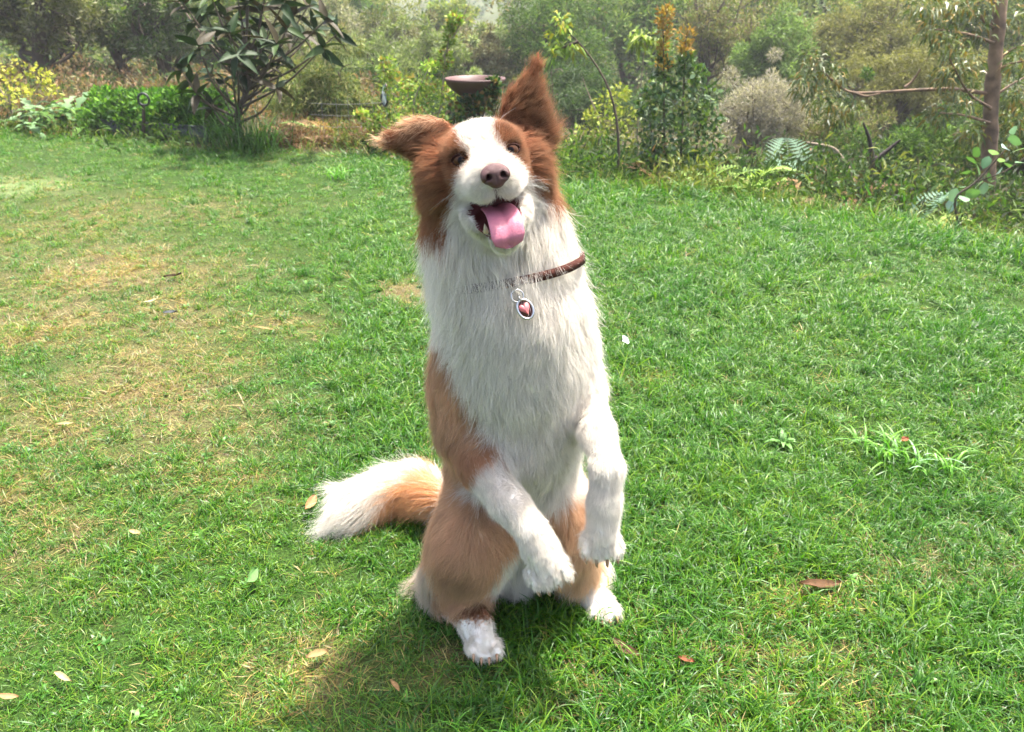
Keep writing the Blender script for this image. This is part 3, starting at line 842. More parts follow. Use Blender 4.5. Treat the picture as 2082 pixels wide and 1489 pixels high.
# ---------------- silvery artichoke
ar, arb = plant_root('artichoke_plant', 140, 268, 6.95, 'silvery green plant with arching jagged leaves left of the herbs', 'plant')
V, Q, Cc, off = [], [], [], 0
for i in range(46):
    h = r.random() * 6.283; L = ru(r, .35, .62); el = ru(r, .45, 1.4); c = np.array((srgb(100, 128, 88), srgb(118, 144, 104), srgb(84, 114, 66), srgb(96, 132, 52))[r.integers(4)]) * ru(r, .8, 1.15)
    o = np.array((math.cos(h), math.sin(h), 0)); s = np.array((-o[1], o[0], 0)); p = arb + np.array((r.normal() * .16, r.normal() * .12, .02)); K_ = 12
    for k in range(K_):
        t = k / (K_ - 1); w = .055 * math.sin(math.pi * min(1, t * .9 + .08)) * (1.0 if k % 2 else .35)
        V += [p - s * w + np.array((0, 0, .3 * w)), p, p + s * w + np.array((0, 0, .3 * w))]; Cc += [c, c * 1.15, c]
        e = el - 1.5 * t; p = p + (o * math.cos(e) + np.array((0, 0, 1)) * math.sin(e)) * L / K_
    for k in range(K_ - 1):
        b = off + 3 * k; Q += [(b, b + 1, b + 4, b + 3), (b + 1, b + 2, b + 5, b + 4)]
    off += 3 * K_
link('leaves', new_mesh('leaves', np.array(V), quads=Q, col=np.clip(np.array(Cc), 0, 1)), ar, m_leaf)

# ---------------- yellow sapling at the picture's left
def sapling(name, label, cat, base, stems, clumps, n_leaf, L, W, cols, r, rad=.012, bark=None, mat=None, group=None, droop=0.0, up=.2):
    root, g = plant_root(name, *base, label, cat, group)
    paths = []
    for pts in stems:
        p = pxpath(pts, 14); paths.append((p, np.linspace(rad, rad * .3, 14)))
    tubes('trunk', root, bark or m_bark_grey, paths)
    cl = [(P(u, v, Y), np.array((a, a, b)) * depth(P(u, v, Y)) / FPX) for (u, v, Y, a, b) in clumps]
    V, Q, cc = clump_cloud(r, cl, n_leaf, L, W, cols, up=up, shell=.4, droop=droop)
    cloud('crown', root, mat or m_leaf, V, Q, cc)
    return root
sapling('yellow_sapling', 'thin young tree with bright yellow leaves at the far left behind the lawn', 'sapling', (32, 270, 7.2),
        [[(34, 275, 7.2), (22, 220, 7.2), (12, 150, 7.2)], [(34, 270, 7.2), (55, 215, 7.1), (85, 165, 7.1)], [(30, 240, 7.2), (5, 190, 7.25), (-20, 150, 7.3)], [(40, 245, 7.2), (75, 215, 7.0), (112, 185, 7.0)]],
        [(12, 130, 7.2, 20, 20), (20, 160, 7.2, 26, 14), (60, 142, 7.15, 24, 10), (85, 155, 7.1, 16, 16), (8, 190, 7.2, 28, 12), (75, 190, 7.05, 26, 10), (110, 188, 7.0, 14, 8), (-12, 165, 7.3, 26, 20), (15, 210, 7.2, 26, 10), (98, 165, 7.05, 10, 14), (45, 185, 7.1, 18, 10)],
        28, .045, .030, [srgb(170, 172, 72), srgb(200, 190, 86), srgb(168, 164, 62), srgb(150, 156, 66)], r)

# ---------------- rambling shrub and ivy round the bowl
sapling('rambling_shrub', 'rambling yellow-green shrub with long sprays left of the terracotta bowl', 'shrub', (860, 315, 5.9),
        [[(862, 320, 5.9), (830, 240, 5.9), (790, 170, 5.9), (775, 120, 5.9)], [(870, 320, 5.9), (895, 220, 5.9), (905, 120, 5.9), (925, 25, 5.9)], [(860, 300, 5.9), (840, 220, 5.8), (870, 140, 5.8)], [(850, 300, 5.9), (780, 260, 5.9), (730, 230, 5.9)],
         [(900, 120, 5.9), (930, 60, 5.9), (955, 5, 5.9)]],
        [(790, 140, 5.9, 22, 22), (800, 175, 5.9, 30, 20), (830, 205, 5.9, 40, 22), (860, 170, 5.9, 34, 16), (905, 120, 5.9, 12, 24), (915, 70, 5.9, 10, 24), (925, 40, 5.9, 12, 14), (890, 185, 5.9, 30, 18), (760, 245, 5.9, 26, 10),
         (800, 245, 5.85, 46, 28), (860, 240, 5.85, 46, 30), (770, 275, 5.9, 24, 18), (820, 290, 5.8, 50, 22), (900, 270, 5.75, 50, 36), (735, 232, 5.9, 12, 6), (880, 135, 5.9, 24, 8), (940, 200, 5.85, 20, 20)],
        120, .040, .022, [srgb(142, 164, 66), srgb(118, 146, 56), srgb(160, 174, 82), srgb(92, 124, 50), srgb(150, 130, 74)], r, rad=.008)
sapling('ivy_shrub', 'dark glossy ivy growing up the pedestal of the terracotta bowl', 'ivy', (962, 330, 5.62),
        [[(962, 330, 5.62), (960, 260, 5.6), (965, 190, 5.5)], [(950, 330, 5.62), (930, 270, 5.55), (935, 200, 5.5)], [(970, 330, 5.6), (1000, 270, 5.55), (1000, 180, 5.5)]],
        [(962, 204, 5.42, 20, 10), (996, 188, 5.42, 16, 10), (945, 225, 5.45, 36, 22), (985, 230, 5.45, 36, 24), (960, 265, 5.45, 52, 26), (930, 290, 5.5, 50, 26), (1000, 285, 5.45, 46, 30), (800, 305, 5.7, 30, 14), (850, 310, 5.65, 40, 14), (1003, 172, 5.42, 10, 8)],
        170, .046, .028, [srgb(44, 72, 34), srgb(54, 84, 40), srgb(38, 58, 32), srgb(96, 116, 52), srgb(118, 92, 56)], r, rad=.008, mat=m_leaf_gloss, bark=m_bark_dark)

# ---------------- right of the dog: leaning sapling, glossy bush, yellow-green bush
sapling('leaning_sapling', 'slim leaning sapling with a bare arching stem and drooping top leaves', 'sapling', (1252, 385, 5.0),
        [[(1252, 388, 5.0), (1258, 320, 5.0), (1252, 235, 5.0), (1232, 168, 5.0), (1192, 105, 5.0), (1152, 62, 5.0)], [(1175, 85, 5.0), (1150, 95, 4.98), (1122, 105, 4.95)], [(1160, 68, 5.0), (1145, 50, 5.0), (1125, 55, 5.0)]],
        [(1145, 55, 5.0, 16, 12), (1128, 75, 5.0, 12, 16), (1155, 85, 5.0, 14, 14), (1125, 110, 4.95, 12, 12), (1165, 100, 5.0, 9, 10), (1140, 40, 5.0, 14, 8), (1118, 90, 4.97, 10, 12)],
        22, .065, .024, [srgb(118, 142, 66), srgb(96, 122, 56), srgb(142, 158, 84), srgb(154, 148, 58)], r, rad=.011, droop=.5, bark=m_bark_dark)
gb = sapling('glossy_bush', 'upright bush with glossy dark leaves and two orange-tipped leaders', 'shrub', (1375, 378, 5.25),
        [[(1368, 385, 5.25), (1352, 300, 5.25), (1350, 160, 5.25), (1348, 40, 5.25)], [(1380, 385, 5.25), (1385, 300, 5.25), (1390, 180, 5.25), (1396, 70, 5.25)], [(1395, 385, 5.2), (1410, 330, 5.2), (1425, 250, 5.2)], [(1360, 385, 5.2), (1335, 320, 5.2), (1318, 230, 5.25)],
         [(1405, 385, 5.2), (1440, 320, 5.2), (1455, 260, 5.2)]],
        [(1345, 180, 5.25, 34, 24), (1395, 165, 5.25, 32, 28), (1320, 205, 5.25, 30, 24), (1430, 195, 5.25, 30, 26), (1370, 215, 5.2, 50, 30), (1320, 250, 5.25, 32, 28), (1440, 240, 5.2, 28, 26), (1390, 260, 5.2, 50, 30), (1345, 285, 5.2, 40, 26),
         (1430, 285, 5.2, 36, 26), (1320, 305, 5.2, 26, 20), (1370, 320, 5.15, 46, 22), (1410, 330, 5.15, 30, 20), (1330, 345, 5.15, 24, 16), (1350, 140, 5.25, 16, 24), (1395, 130, 5.25, 18, 20), (1420, 150, 5.25, 20, 16)],
        105, .044, .024, [srgb(64, 90, 48), srgb(80, 106, 58), srgb(54, 76, 44), srgb(110, 132, 60), srgb(96, 120, 84)], r, rad=.010, mat=m_leaf_gloss, bark=m_bark_dark)
cl = [(P(u, v, 5.25), np.array((a, a, b)) * 5.3 / FPX) for (u, v, a, b) in ((1350, 35, 16, 18), (1352, 60, 14, 14), (1395, 75, 14, 20), (1396, 100, 12, 12), (1348, 95, 8, 16), (1358, 25, 8, 10), (1350, 130, 14, 12))]
for sel in ((0, 1, 4, 5, 6), (2, 3)):
    V, Q, cc = clump_cloud(r, [cl[i] for i in sel], 75, .036, .016, ORANGE + [srgb(150, 128, 66)], up=.8, shell=.3)
    lo_ = cloud('leader_foliage', gb, m_leaf, V, Q, cc); lo_['label'] = 'orange new growth at the tip of a leader'
sapling('hanging_sapling', 'thin sapling with a flat spray of drooping leaves beside the orange leader', 'sapling', (1302, 380, 5.6),
        [[(1300, 385, 5.6), (1296, 270, 5.6), (1305, 150, 5.6), (1312, 85, 5.6)]],
        [(1300, 72, 5.6, 18, 12), (1325, 80, 5.6, 20, 10), (1295, 85, 5.6, 12, 10), (1340, 86, 5.6, 10, 8)], 26, .070, .024, [srgb(124, 142, 60), srgb(104, 126, 54), srgb(140, 154, 74)], r, rad=.007, droop=.5)
sapling('lime_bush', 'yellow-green bush with sparse twigs by the pond behind the leaning sapling', 'shrub', (1235, 330, 6.6),
        [[(1240, 335, 6.6), (1225, 270, 6.6), (1205, 215, 6.6)], [(1245, 335, 6.6), (1250, 260, 6.6), (1255, 190, 6.6)], [(1240, 330, 6.6), (1200, 290, 6.6), (1165, 285, 6.6)], [(1225, 260, 6.6), (1200, 200, 6.6), (1185, 160, 6.6)]],
        [(1240, 205, 6.6, 34, 20), (1260, 190, 6.6, 22, 14), (1225, 235, 6.6, 42, 18), (1260, 240, 6.6, 30, 22), (1200, 265, 6.6, 30, 16), (1240, 275, 6.6, 46, 20), (1180, 290, 6.6, 34, 12), (1215, 300, 6.55, 40, 12), (1255, 305, 6.55, 30, 14), (1205, 240, 6.6, 18, 12)],
        75, .046, .026, YELLOWG + [srgb(120, 138, 60)], r, rad=.008)

# ---------------- gum tree
gum, gumb = plant_root('gum_tree', 2000, 430, 5.6, 'gum tree with a straight reddish-brown trunk at the right side of the view', 'tree')
trunk = pxpath([(1998, 452, 5.6), (2006, 380, 5.6), (2012, 290, 5.62), (2016, 200, 5.65), (2026, 90, 5.7), (2036, -20, 5.75), (2044, -140, 5.8)], 30)
limb = pxpath([(2014, 192, 5.65), (1940, 182, 5.6), (1860, 184, 5.55), (1790, 188, 5.5), (1732, 188, 5.45), (1700, 170, 5.42), (1668, 140, 5.4)], 24)
paths = [(trunk, np.linspace(.056, .038, 30) * (1 + .10 * np.sin(np.arange(30) * 1.9) * np.sin(np.arange(30) * .7))), (limb, np.linspace(.014, .005, 24))]
for pts in ([(2020, 140, 5.7), (2050, 105, 5.7), (2095, 88, 5.7)], [(2018, 150, 5.7), (2055, 130, 5.6), (2100, 122, 5.5)], [(2024, 60, 5.7), (1998, 40, 5.7), (1985, -10, 5.7)], [(2016, 200, 5.65), (2060, 170, 5.7), (2100, 150, 5.75)], [(1732, 188, 5.45), (1760, 196, 5.44), (1790, 190, 5.4)],
            [(1840, 178, 5.5), (1855, 165, 5.5), (1872, 140, 5.5)], [(2014, 220, 5.6), (1970, 190, 5.4), (1930, 120, 5.3)], [(2012, 250, 5.6), (1960, 235, 5.4), (1910, 230, 5.3)], [(2026, 90, 5.7), (1970, 70, 5.5), (1900, 60, 5.4)]):
    paths.append((pxpath(pts, 10), np.linspace(.011, .004, 10)))
m_gum = mat_basic('gum_bark', srgb(108, 86, 66), rough=.85, noise=.7, nscale=11, bump=1.0)
tubes('trunk', gum, m_gum, paths, 12)
cl = [(P(u, v, Y), np.array((a, a, b)) * 5.5 / FPX) for (u, v, Y, a, b) in ((1655, 125, 5.4, 26, 22), (1690, 150, 5.4, 28, 18), (1635, 170, 5.4, 22, 28), (1665, 205, 5.4, 30, 24), (1720, 215, 5.45, 34, 22), (1700, 240, 5.45, 28, 16), (1900, 60, 5.4, 36, 22), (1930, 90, 5.35, 34, 26),
      (1960, 130, 5.4, 34, 24), (1925, 150, 5.35, 28, 26), (1950, 210, 5.4, 36, 26), (1905, 235, 5.35, 30, 22), (1980, 60, 5.6, 34, 26), (1940, 20, 5.5, 40, 24), (1990, 5, 5.6, 36, 24), (2060, 40, 5.8, 40, 30), (2075, 120, 5.6, 30, 26), (2060, 190, 5.7, 34, 30), (2060, 250, 5.7, 34, 26), (1975, 270, 5.5, 30, 22),
      (1880, 15, 5.5, 36, 20), (2040, 300, 5.7, 34, 22))]
V, Q, cc = clump_cloud(r, cl, 110, .060, .014, [srgb(88, 100, 52), srgb(104, 112, 62), srgb(72, 88, 54), srgb(130, 108, 50), srgb(112, 122, 92)], up=-.5, shell=.3, droop=.5)
cloud('crown', gum, m_leaf_gloss, V, Q, cc)

# ---------------- young gum with round silver leaves
yg, ygb = plant_root('young_gum', 1962, 478, 3.95, 'young gum sprig with rounded silvery blue leaves in front of the gum trunk', 'sapling')
st = pxpath([(1962, 480, 3.95), (1945, 440, 3.95), (1945, 400, 3.95), (1985, 370, 3.95), (2030, 320, 3.95), (2062, 285, 3.95)], 20)
tubes('stem', yg, m_bark_dark, [(st, np.linspace(.008, .003, 20)), (pxpath([(1985, 370, 3.95), (2040, 350, 3.9), (2085, 320, 3.9)], 8), np.linspace(.004, .002, 8))])
rl = [leaf_mesh('round_leaf', .075, .052, c, m_leaf_gloss, fold=.1, droop=.12, tipw=.8) for c in (srgb(122, 148, 130), srgb(146, 168, 156), srgb(96, 128, 92), srgb(84, 116, 72))]
bpy.context.view_layer.update()
for (u, v) in ((1940, 395), (1955, 380), (1965, 350), (1975, 325), (1990, 345), (2005, 330), (2020, 310), (2035, 325), (2045, 300), (2060, 285), (2070, 305), (2010, 360), (2030, 350), (1990, 375), (1975, 395), (1935, 415), (2050, 335), (2075, 330), (2060, 265), (1985, 310), (2000, 385), (1960, 405)):
    d = norm(r.normal(size=3) + np.array((0, -.3, .1)))
    place_leaf(rl[int(r.integers(4))], P(u, v, 3.95 + r.normal() * .05) - d * .03, d, r.normal() * .8, yg, ru(r, .8, 1.15))

# ---------------- iris clump, dead fork, log
ir, irb = plant_root('iris_clump', 1795, 445, 4.45, 'clump of upright strappy green leaves on the lawn edge below the dead fork', 'plant')
for k in range(13):
    V, Q, Cc = [], [], []; b = irb + np.array((r.normal() * .09, r.normal() * .04, 0)); L = ru(r, .16, .30); h = r.normal() * .9 + math.pi / 2 * r.choice((-1, 1)) ; s = np.array((math.cos(h * .3), math.sin(h * .3), 0)); o = np.array((r.normal() * .25, r.normal() * .25, 1)); c = np.array(srgb(78, 120, 62)) * ru(r, .8, 1.4)
    for j in range(6):
        t = j / 5; w = .010 * (1 - t ** 3) + .0004; p = b + o * L * t + np.array((o[0], o[1], -.3)) * L * .35 * t ** 3
        V += [p - s * w, p + s * w]; Cc += [c, c]
    link('leaf', new_mesh('leaf', np.array(V), quads=[(2 * j, 2 * j + 1, 2 * j + 3, 2 * j + 2) for j in range(5)], col=np.clip(np.array(Cc), 0, 1)), ir, m_grass)
df, dfb = plant_root('dead_fork', 1780, 385, 5.6, 'dark dead tree stump forking in the shade behind the strappy leaves', 'stump')
m_char = mat_basic('charred_wood', srgb(46, 38, 34), rough=.9, noise=.4, nscale=14, bump=.9)
tubes('trunk', df, m_char, [(pxpath([(1812, 395, 5.6), (1795, 350, 5.6), (1775, 325, 5.6), (1768, 285, 5.6), (1755, 250, 5.6)], 16), np.linspace(.030, .007, 16)),
                            (pxpath([(1766, 395, 5.55), (1772, 355, 5.57), (1776, 325, 5.6)], 8), np.linspace(.022, .022, 8)), (pxpath([(1776, 328, 5.6), (1800, 310, 5.6), (1830, 285, 5.6)], 8), np.linspace(.022, .008, 8))], 9)
lg, lgb = plant_root('leaning_log', 1740, 390, 5.9, 'grey leaning dead branch beside the dark forked stump', 'log')
tubes('trunk', lg, m_bark_grey, [(pxpath([(1748, 392, 5.9), (1728, 350, 5.9), (1708, 318, 5.9), (1690, 300, 5.9), (1640, 290, 5.9)], 14), np.linspace(.022, .008, 14))], 9)

# ---------------- ferns on the bank
def fern(label, u, v, Y, n, L, cols, r, spread=1.0, group='ferns along the lawn edge'):
    root, g = plant_root('fern', u, v, Y, label, 'fern', group)
    for k in range(n):
        V, Q, Cc = [], [], []; h = r.random() * 6.283; ln = L * ru(r, .7, 1.15); el = ru(r, .5, 1.3); o = np.array((math.cos(h), math.sin(h), 0)); s = np.array((-o[1], o[0], 0)); p = g + np.array((r.normal() * .05 * spread, r.normal() * .05 * spread, 0)); c = np.array(cols[r.integers(len(cols))]) * ru(r, .8, 1.2); off = 0
        K_ = 16
        for j in range(K_):
            t = (j + 1) / K_; e = el - 1.35 * t; d = o * math.cos(e) + np.array((0, 0, 1)) * math.sin(e); q = p + d * ln / K_
            w = ln * .24 * math.sin(math.pi * min(1, t * .82 + .16)) + .004
            up_ = np.cross(s, d)
            for sg in (-1, 1):
                tip = p + s * sg * w + d * w * .45 - up_ * w * .15 * abs(1); wd = ln / K_ * .42
                V += [p, p + s * sg * w * .5 + d * (w * .2 + wd), tip, p + s * sg * w * .5 + d * (w * .2 - wd)]; Q.append((off, off + 1, off + 2, off + 3)); Cc += [c] * 4; off += 4
            V += [p - s * .002, p + s * .002, q + s * .0015, q - s * .0015]; Q.append((off, off + 1, off + 2, off + 3)); Cc += [c * .8] * 4; off += 4
            p = q
        link('frond', new_mesh('frond', np.array(V), quads=Q, col=np.clip(np.array(Cc), 0, 1), smooth=False), root, m_leaf)
    return root
BLUEF = [srgb(92, 122, 96), srgb(110, 140, 116), srgb(78, 106, 80)]
GF = [srgb(112, 140, 62), srgb(132, 152, 78), srgb(92, 122, 54)]
OF = [srgb(118, 88, 60), srgb(102, 78, 54), srgb(130, 104, 72)]
for lab, u, v, Y, n, L, cl_ in (
    ('large blue-green fern in front of the whitish-grey shrub', 1580, 345, 6.0, 12, .52, BLUEF),
    ('blue-green fern at the edge of the shade right of the larger one', 1650, 350, 5.9, 9, .42, BLUEF),
    ('pale green fern between the glossy bush and the blue-green ferns', 1500, 385, 5.0, 10, .34, GF),
    ('orange-brown dying fern at the foot of the glossy bush', 1320, 385, 5.05, 8, .24, OF),
    ('orange-brown dying fern below the blue-green ferns', 1620, 395, 5.2, 9, .30, OF),
    ('low green fern spilling over the lawn edge beside the glossy bush', 1430, 392, 4.75, 9, .26, GF),
    ('yellowing fern left of the strappy leaves', 1710, 425, 4.6, 9, .26, GF + OF),
    ('small brown fern beside the pond below the lime bush', 1185, 372, 5.4, 7, .20, OF),
    ('low green fern among twigs right of the strappy leaves', 1870, 450, 4.3, 8, .24, GF + BLUEF),
    ('yellowish fern under the olive trees behind the leaning log', 1560, 400, 4.75, 9, .28, GF + OF),
    ('brown bracken fern between the grass clump and the wire fence', 610, 300, 6.3, 8, .28, OF),
    ('rusty bracken fern near the wire fence foot', 665, 305, 6.6, 8, .26, OF + GF)):
    fern(lab, u, v, Y, n, L * 1.35, cl_, r)
# ================================================================== bowl, fence, ornament
def lathe(c, prof, n=48):
    a = np.linspace(0, 2 * math.pi, n, endpoint=False); V = []
    for (rr, z) in prof: V.append(np.stack([rr * np.cos(a), rr * np.sin(a), np.full(n, z)], 1) + c)
    V = np.vstack(V); Q = []
    for i in range(len(prof) - 1):
        for j in range(n): Q.append((i * n + j, i * n + (j + 1) % n, (i + 1) * n + (j + 1) % n, (i + 1) * n + j))
    return V, Q
rim = P(966, 159, 5.55); br_ = px(rim, 61); rz = rim[2]
bowl = empty('garden_bowl', (rim[0], rim[1], 0)); tag(bowl, 'wide shallow terracotta bowl on an ivy-covered pedestal behind the dog', 'bowl'); bpy.context.view_layer.update()
m_terra = mat_basic('terracotta', srgb(74, 42, 35), rough=.55, noise=.2, nscale=8)
cb = np.array((rim[0], rim[1], 0))
V, Q = lathe(cb, [(.001, rz - .125), (.07, rz - .125), (.10, rz - .11), (.15, rz - .075), (.185, rz - .035), (br_, rz - .012), (br_ + .002, rz), (br_ - .004, rz + .002), (br_ - .020, rz - .002), (.165, rz - .03), (.12, rz - .065), (.06, rz - .085), (.001, rz - .09)])
link('basin', new_mesh('basin', V, quads=Q), bowl, m_terra)
V, Q = lathe(cb, [(.11, -.02), (.11, .03), (.085, .06), (.06, .14), (.055, .26), (.07, rz - .15), (.085, rz - .118)])
link('pedestal', new_mesh('pedestal', V, quads=Q), bowl, m_terra)
# wire fence
fz = empty('wire_fence', tuple(P(705, 300, 6.35))); tag(fz, 'thin wire mesh fence between the brown bracken and the rambling shrub', 'fence'); bpy.context.view_layer.update()
m_wire = mat_basic('galvanised_wire', (.22, .22, .21), rough=.5, metal=.4)
for v in (210, 233, 256, 279):
    pth = smooth_path([P(630, v, 6.35), P(705, v + 3, 6.3), P(790, v - 2, 6.25)], 10)
    tubes('strand', fz, m_wire, [(pth, np.full(10, .0013))], 5)
for u in (652, 682, 706, 730, 756, 784):
    a_ = P(u, 198, 6.3); b_ = np.array((a_[0], a_[1], -.03)); tubes('picket', fz, m_wire, [(np.array([b_, a_]), np.full(2, .0015))], 5)
# round ornament
oc = P(782, 193, 6.1)
orn = empty('round_ornament', tuple(oc)); tag(orn, 'small round dark-rimmed glass ornament hanging on the wire fence', 'ornament'); bpy.context.view_layer.update()
on = norm(np.array((-.90, -.42, .05))); oy = np.array((0, 0, 1.0)); ox = np.cross(oy, on); ox = norm(ox); oy = np.cross(on, ox)
V, Q = ring_tube(oc, ox, oy, .078, .078, .008) if 'ring_tube' in globals() else tube_mesh([(oc + .078 * np.cos(np.linspace(0, 6.2832, 41))[:, None] * ox + .078 * np.sin(np.linspace(0, 6.2832, 41))[:, None] * oy, np.full(41, .008))], 8)
link('rim', new_mesh('rim', V, quads=Q), orn, m_dark)
m_glass = mat_basic('milky_glass', srgb(176, 190, 194), rough=.15, noise=.35, nscale=30)
a = np.linspace(0, 2 * math.pi, 32, endpoint=False)
V = np.vstack([oc, oc + .075 * np.cos(a)[:, None] * ox + .075 * np.sin(a)[:, None] * oy])
link('disc', new_mesh('disc', V, tris=[(0, 1 + i, 1 + (i + 1) % 32) for i in range(32)], smooth=False), orn, m_glass)
m_whitep = mat_basic('white_petal', (.75, .75, .72), rough=.5)
for k in range(5):
    d = ox * math.cos(k * 1.2566 + .3) + oy * math.sin(k * 1.2566 + .3)
    tubes('spoke', orn, m_whitep, [(np.array([oc - on * .003 * -1, oc + on * .006 + d * .035, oc + on * .003 + d * .072]), np.array((.004, .009, .004)))], 7)
tubes('hook', orn, m_wire, [(np.array([oc + oy * .078, oc + oy * .10, P(784, 205, 6.28) + np.array((0, 0, .03))]), np.full(3, .002))], 5)

# ================================================================== things lying on the lawn
m_dryleaf = mat_basic('dry_leaf', use_col=True, rough=.7, spec=.2, trans=.15)
def fallen(name, label, cat, u, v, Lpx, Wpx, ang, col, z=.022, curl=.35, tilt=0.1):
    c = G(u, v, z); k = depth(c) / FPX; L = Lpx * k; W = Wpx * k
    n = 12; t = np.linspace(0, 1, n); rr = np.random.default_rng(int(u * 7 + v))
    w = W * .5 * np.sin(np.pi * np.clip(t * .96 + .02, 0, 1)) ** .8
    mid = np.stack([(t - .5) * L, .04 * L * np.sin(t * 4 + u), .06 * L * np.sin(t * 5 + v) * curl], 1)
    V = []; Cc = []
    base = np.array(srgb(*col)) * .55
    for j, s in enumerate((-1, -.5, 0, .5, 1)):
        V.append(mid + np.stack([0 * t, s * w, curl * W * .5 * s * s + .02 * W * rr.normal(size=n)], 1)); Cc.append(np.clip(base * (1.15 if s == 0 else 1) * rr.uniform(.75, 1.15, (n, 1)), 0, 1))
    Q = [(j * n + i, j * n + i + 1, (j + 1) * n + i + 1, (j + 1) * n + i) for j in range(4) for i in range(n - 1)]
    o = link(name, new_mesh(name, np.vstack(V), quads=Q, col=np.vstack(Cc)), None, m_dryleaf)
    o.location = tuple(c); o.rotation_euler = (tilt, rr.normal() * .12, R(ang))
    tag(o, label, cat)
    return o
F_ = fallen
pt = F_('petal', 'single white petal on the grass right of the dog\'s chest', 'petal', 1270, 692, 24, 20, 60, (345, 335, 330), .045, .3, .9)
F_('dry_leaf', 'pale brown curled leaf standing up left of the white tail tip', 'leaf', 631, 1022, 42, 18, 75, (196, 150, 104), .030, .5, .5)
F_('dry_leaf', 'crumpled straw-coloured leaf left of the forward hind paw', 'leaf', 645, 1332, 48, 18, 28, (192, 160, 108), .022, .6)
F_('dry_leaf', 'narrow cream leaf in the lower left corner of the lawn', 'leaf', 127, 1376, 56, 12, -24, (212, 190, 140), .022, .4)
F_('dry_leaf', 'brown leaf cut by the left picture edge near the bottom', 'leaf', 16, 1416, 40, 14, 5, (188, 148, 104), .020, .4)
F_('dry_leaf', 'long brown gum leaf in the grass at the lower right', 'leaf', 1668, 1188, 100, 24, 12, (112, 82, 54), .018, .5)
F_('dry_leaf', 'brown pointed leaf slanting right of the forward hind paw', 'leaf', 1272, 1316, 70, 20, -42, (112, 82, 62), .022, .3, .35)
F_('dry_leaf', 'small tan leaf lying in the dog\'s shadow on the grass', 'leaf', 803, 1394, 30, 10, -50, (186, 146, 98), .022, .4)
F_('dry_leaf', 'small rusty leaf beside the tall weed tuft on the right lawn', 'leaf', 1840, 895, 18, 14, 20, (180, 112, 76), .040, .5)
F_('dry_leaf', 'dark brown curled leaf on the dry patch left of the dog', 'leaf', 352, 561, 38, 10, 4, (74, 52, 34), .020, .6)
F_('dry_leaf', 'thin pale leaf strip on the dry patch at the left', 'leaf', 305, 612, 30, 8, 40, (206, 192, 140), .018, .3)
F_('dry_leaf', 'brown sliver of leaf across the grass left of the tail', 'leaf', 540, 668, 52, 8, 6, (168, 140, 88), .020, .3)
F_('dry_leaf', 'long pale flat leaf on straw at the left', 'leaf', 132, 862, 44, 10, 0, (196, 176, 120), .020, .3)
F_('dry_leaf', 'small cream leaf left of the white tail in bright grass', 'leaf', 274, 1082, 26, 11, -10, (206, 178, 126), .022, .4)
F_('dry_leaf', 'small reddish leaf scrap at the lower right in thin grass', 'leaf', 1395, 1342, 34, 16, -20, (150, 92, 62), .020, .5)
F_('pebble_leaf', 'grey dead leaf on the straw patch left of the dog', 'leaf', 346, 636, 28, 12, 8, (100, 104, 108), .018, .5)
F_('broad_leaf', 'upright pale green weed leaf in the lawn left of the hind legs', 'leaf', 512, 1170, 46, 22, 80, (120, 168, 96), .034, .3, .9)
# weed rosettes on the right of the lawn
def weed(label, u, v, n, L, w, cols, seed):
    rr = np.random.default_rng(seed); g = G(u, v, 0); root = empty('lawn_weed', tuple(g)); tag(root, label, 'weed'); bpy.context.view_layer.update()
    for k in range(n):
        h = rr.random() * 6.283; ln = L * rr.uniform(.6, 1.2); o = np.array((math.cos(h), math.sin(h), 0)); s = np.array((-o[1], o[0], 0)); el = rr.uniform(.5, 1.25) if w > .009 else rr.uniform(.85, 1.5); p = g + np.array((rr.normal() * .03, rr.normal() * .03, 0)) * (w < .009); V = []; c = np.array(cols[rr.integers(len(cols))]) * rr.uniform(.8, 1.2)
        for j in range(7):
            t = j / 6; ww = w * math.sin(math.pi * min(1, .25 + t * .74)) * .5 + .0003; V += [p - s * ww + np.array((0, 0, ww * .4)), p, p + s * ww + np.array((0, 0, ww * .4))]
            e = el - 1.5 * t; p = p + (o * math.cos(e) + np.array((0, 0, 1)) * math.sin(e)) * ln / 6
        Q = []
        for j in range(6): b = 3 * j; Q += [(b, b + 1, b + 4, b + 3), (b + 1, b + 2, b + 5, b + 4)]
        link('leaf', new_mesh('leaf', np.array(V), quads=Q, col=np.clip(np.tile(c, (21, 1)), 0, 1)), root, m_grass)
WG = [srgb(84, 132, 46), srgb(104, 150, 58), srgb(70, 116, 44)]
weed('large coarse weed tuft with wide blades on the right of the lawn', 1800, 930, 44, .10, .0055, WG, 1)
weed('smaller weed tuft with a silvery leaf at the right picture edge', 1905, 960, 30, .10, .005, WG + [srgb(140, 168, 150)], 2)
weed('upright bright weed blades behind the left ear on the lawn', 690, 365, 34, .13, .006, WG, 3)
weed('low broad weed rosette on the lawn right of the dog\'s paws', 1590, 905, 9, .045, .014, [srgb(112, 150, 100), srgb(94, 136, 76)], 4)
weed('small round-leaved weed in the lower right corner of the lawn', 1870, 1395, 7, .032, .014, WG, 5)
# ================================================================== the dog
H0 = P(986, 335, 1.12)
_f = norm(CAMP - H0)
_f = norm(_f + RGT * math.tan(R(5)) - UPV * math.tan(R(2)))
_u = UPV * .977 - RGT * .215
_u = norm(_u - _f * (_u @ _f))
_x = np.cross(_u, _f)
HM = np.stack([_x, _f, _u], 1)            # columns: right in the picture, muzzle direction, up

def hd(x, y, z):
    return H0 + HM @ np.array((x, y, z), float)

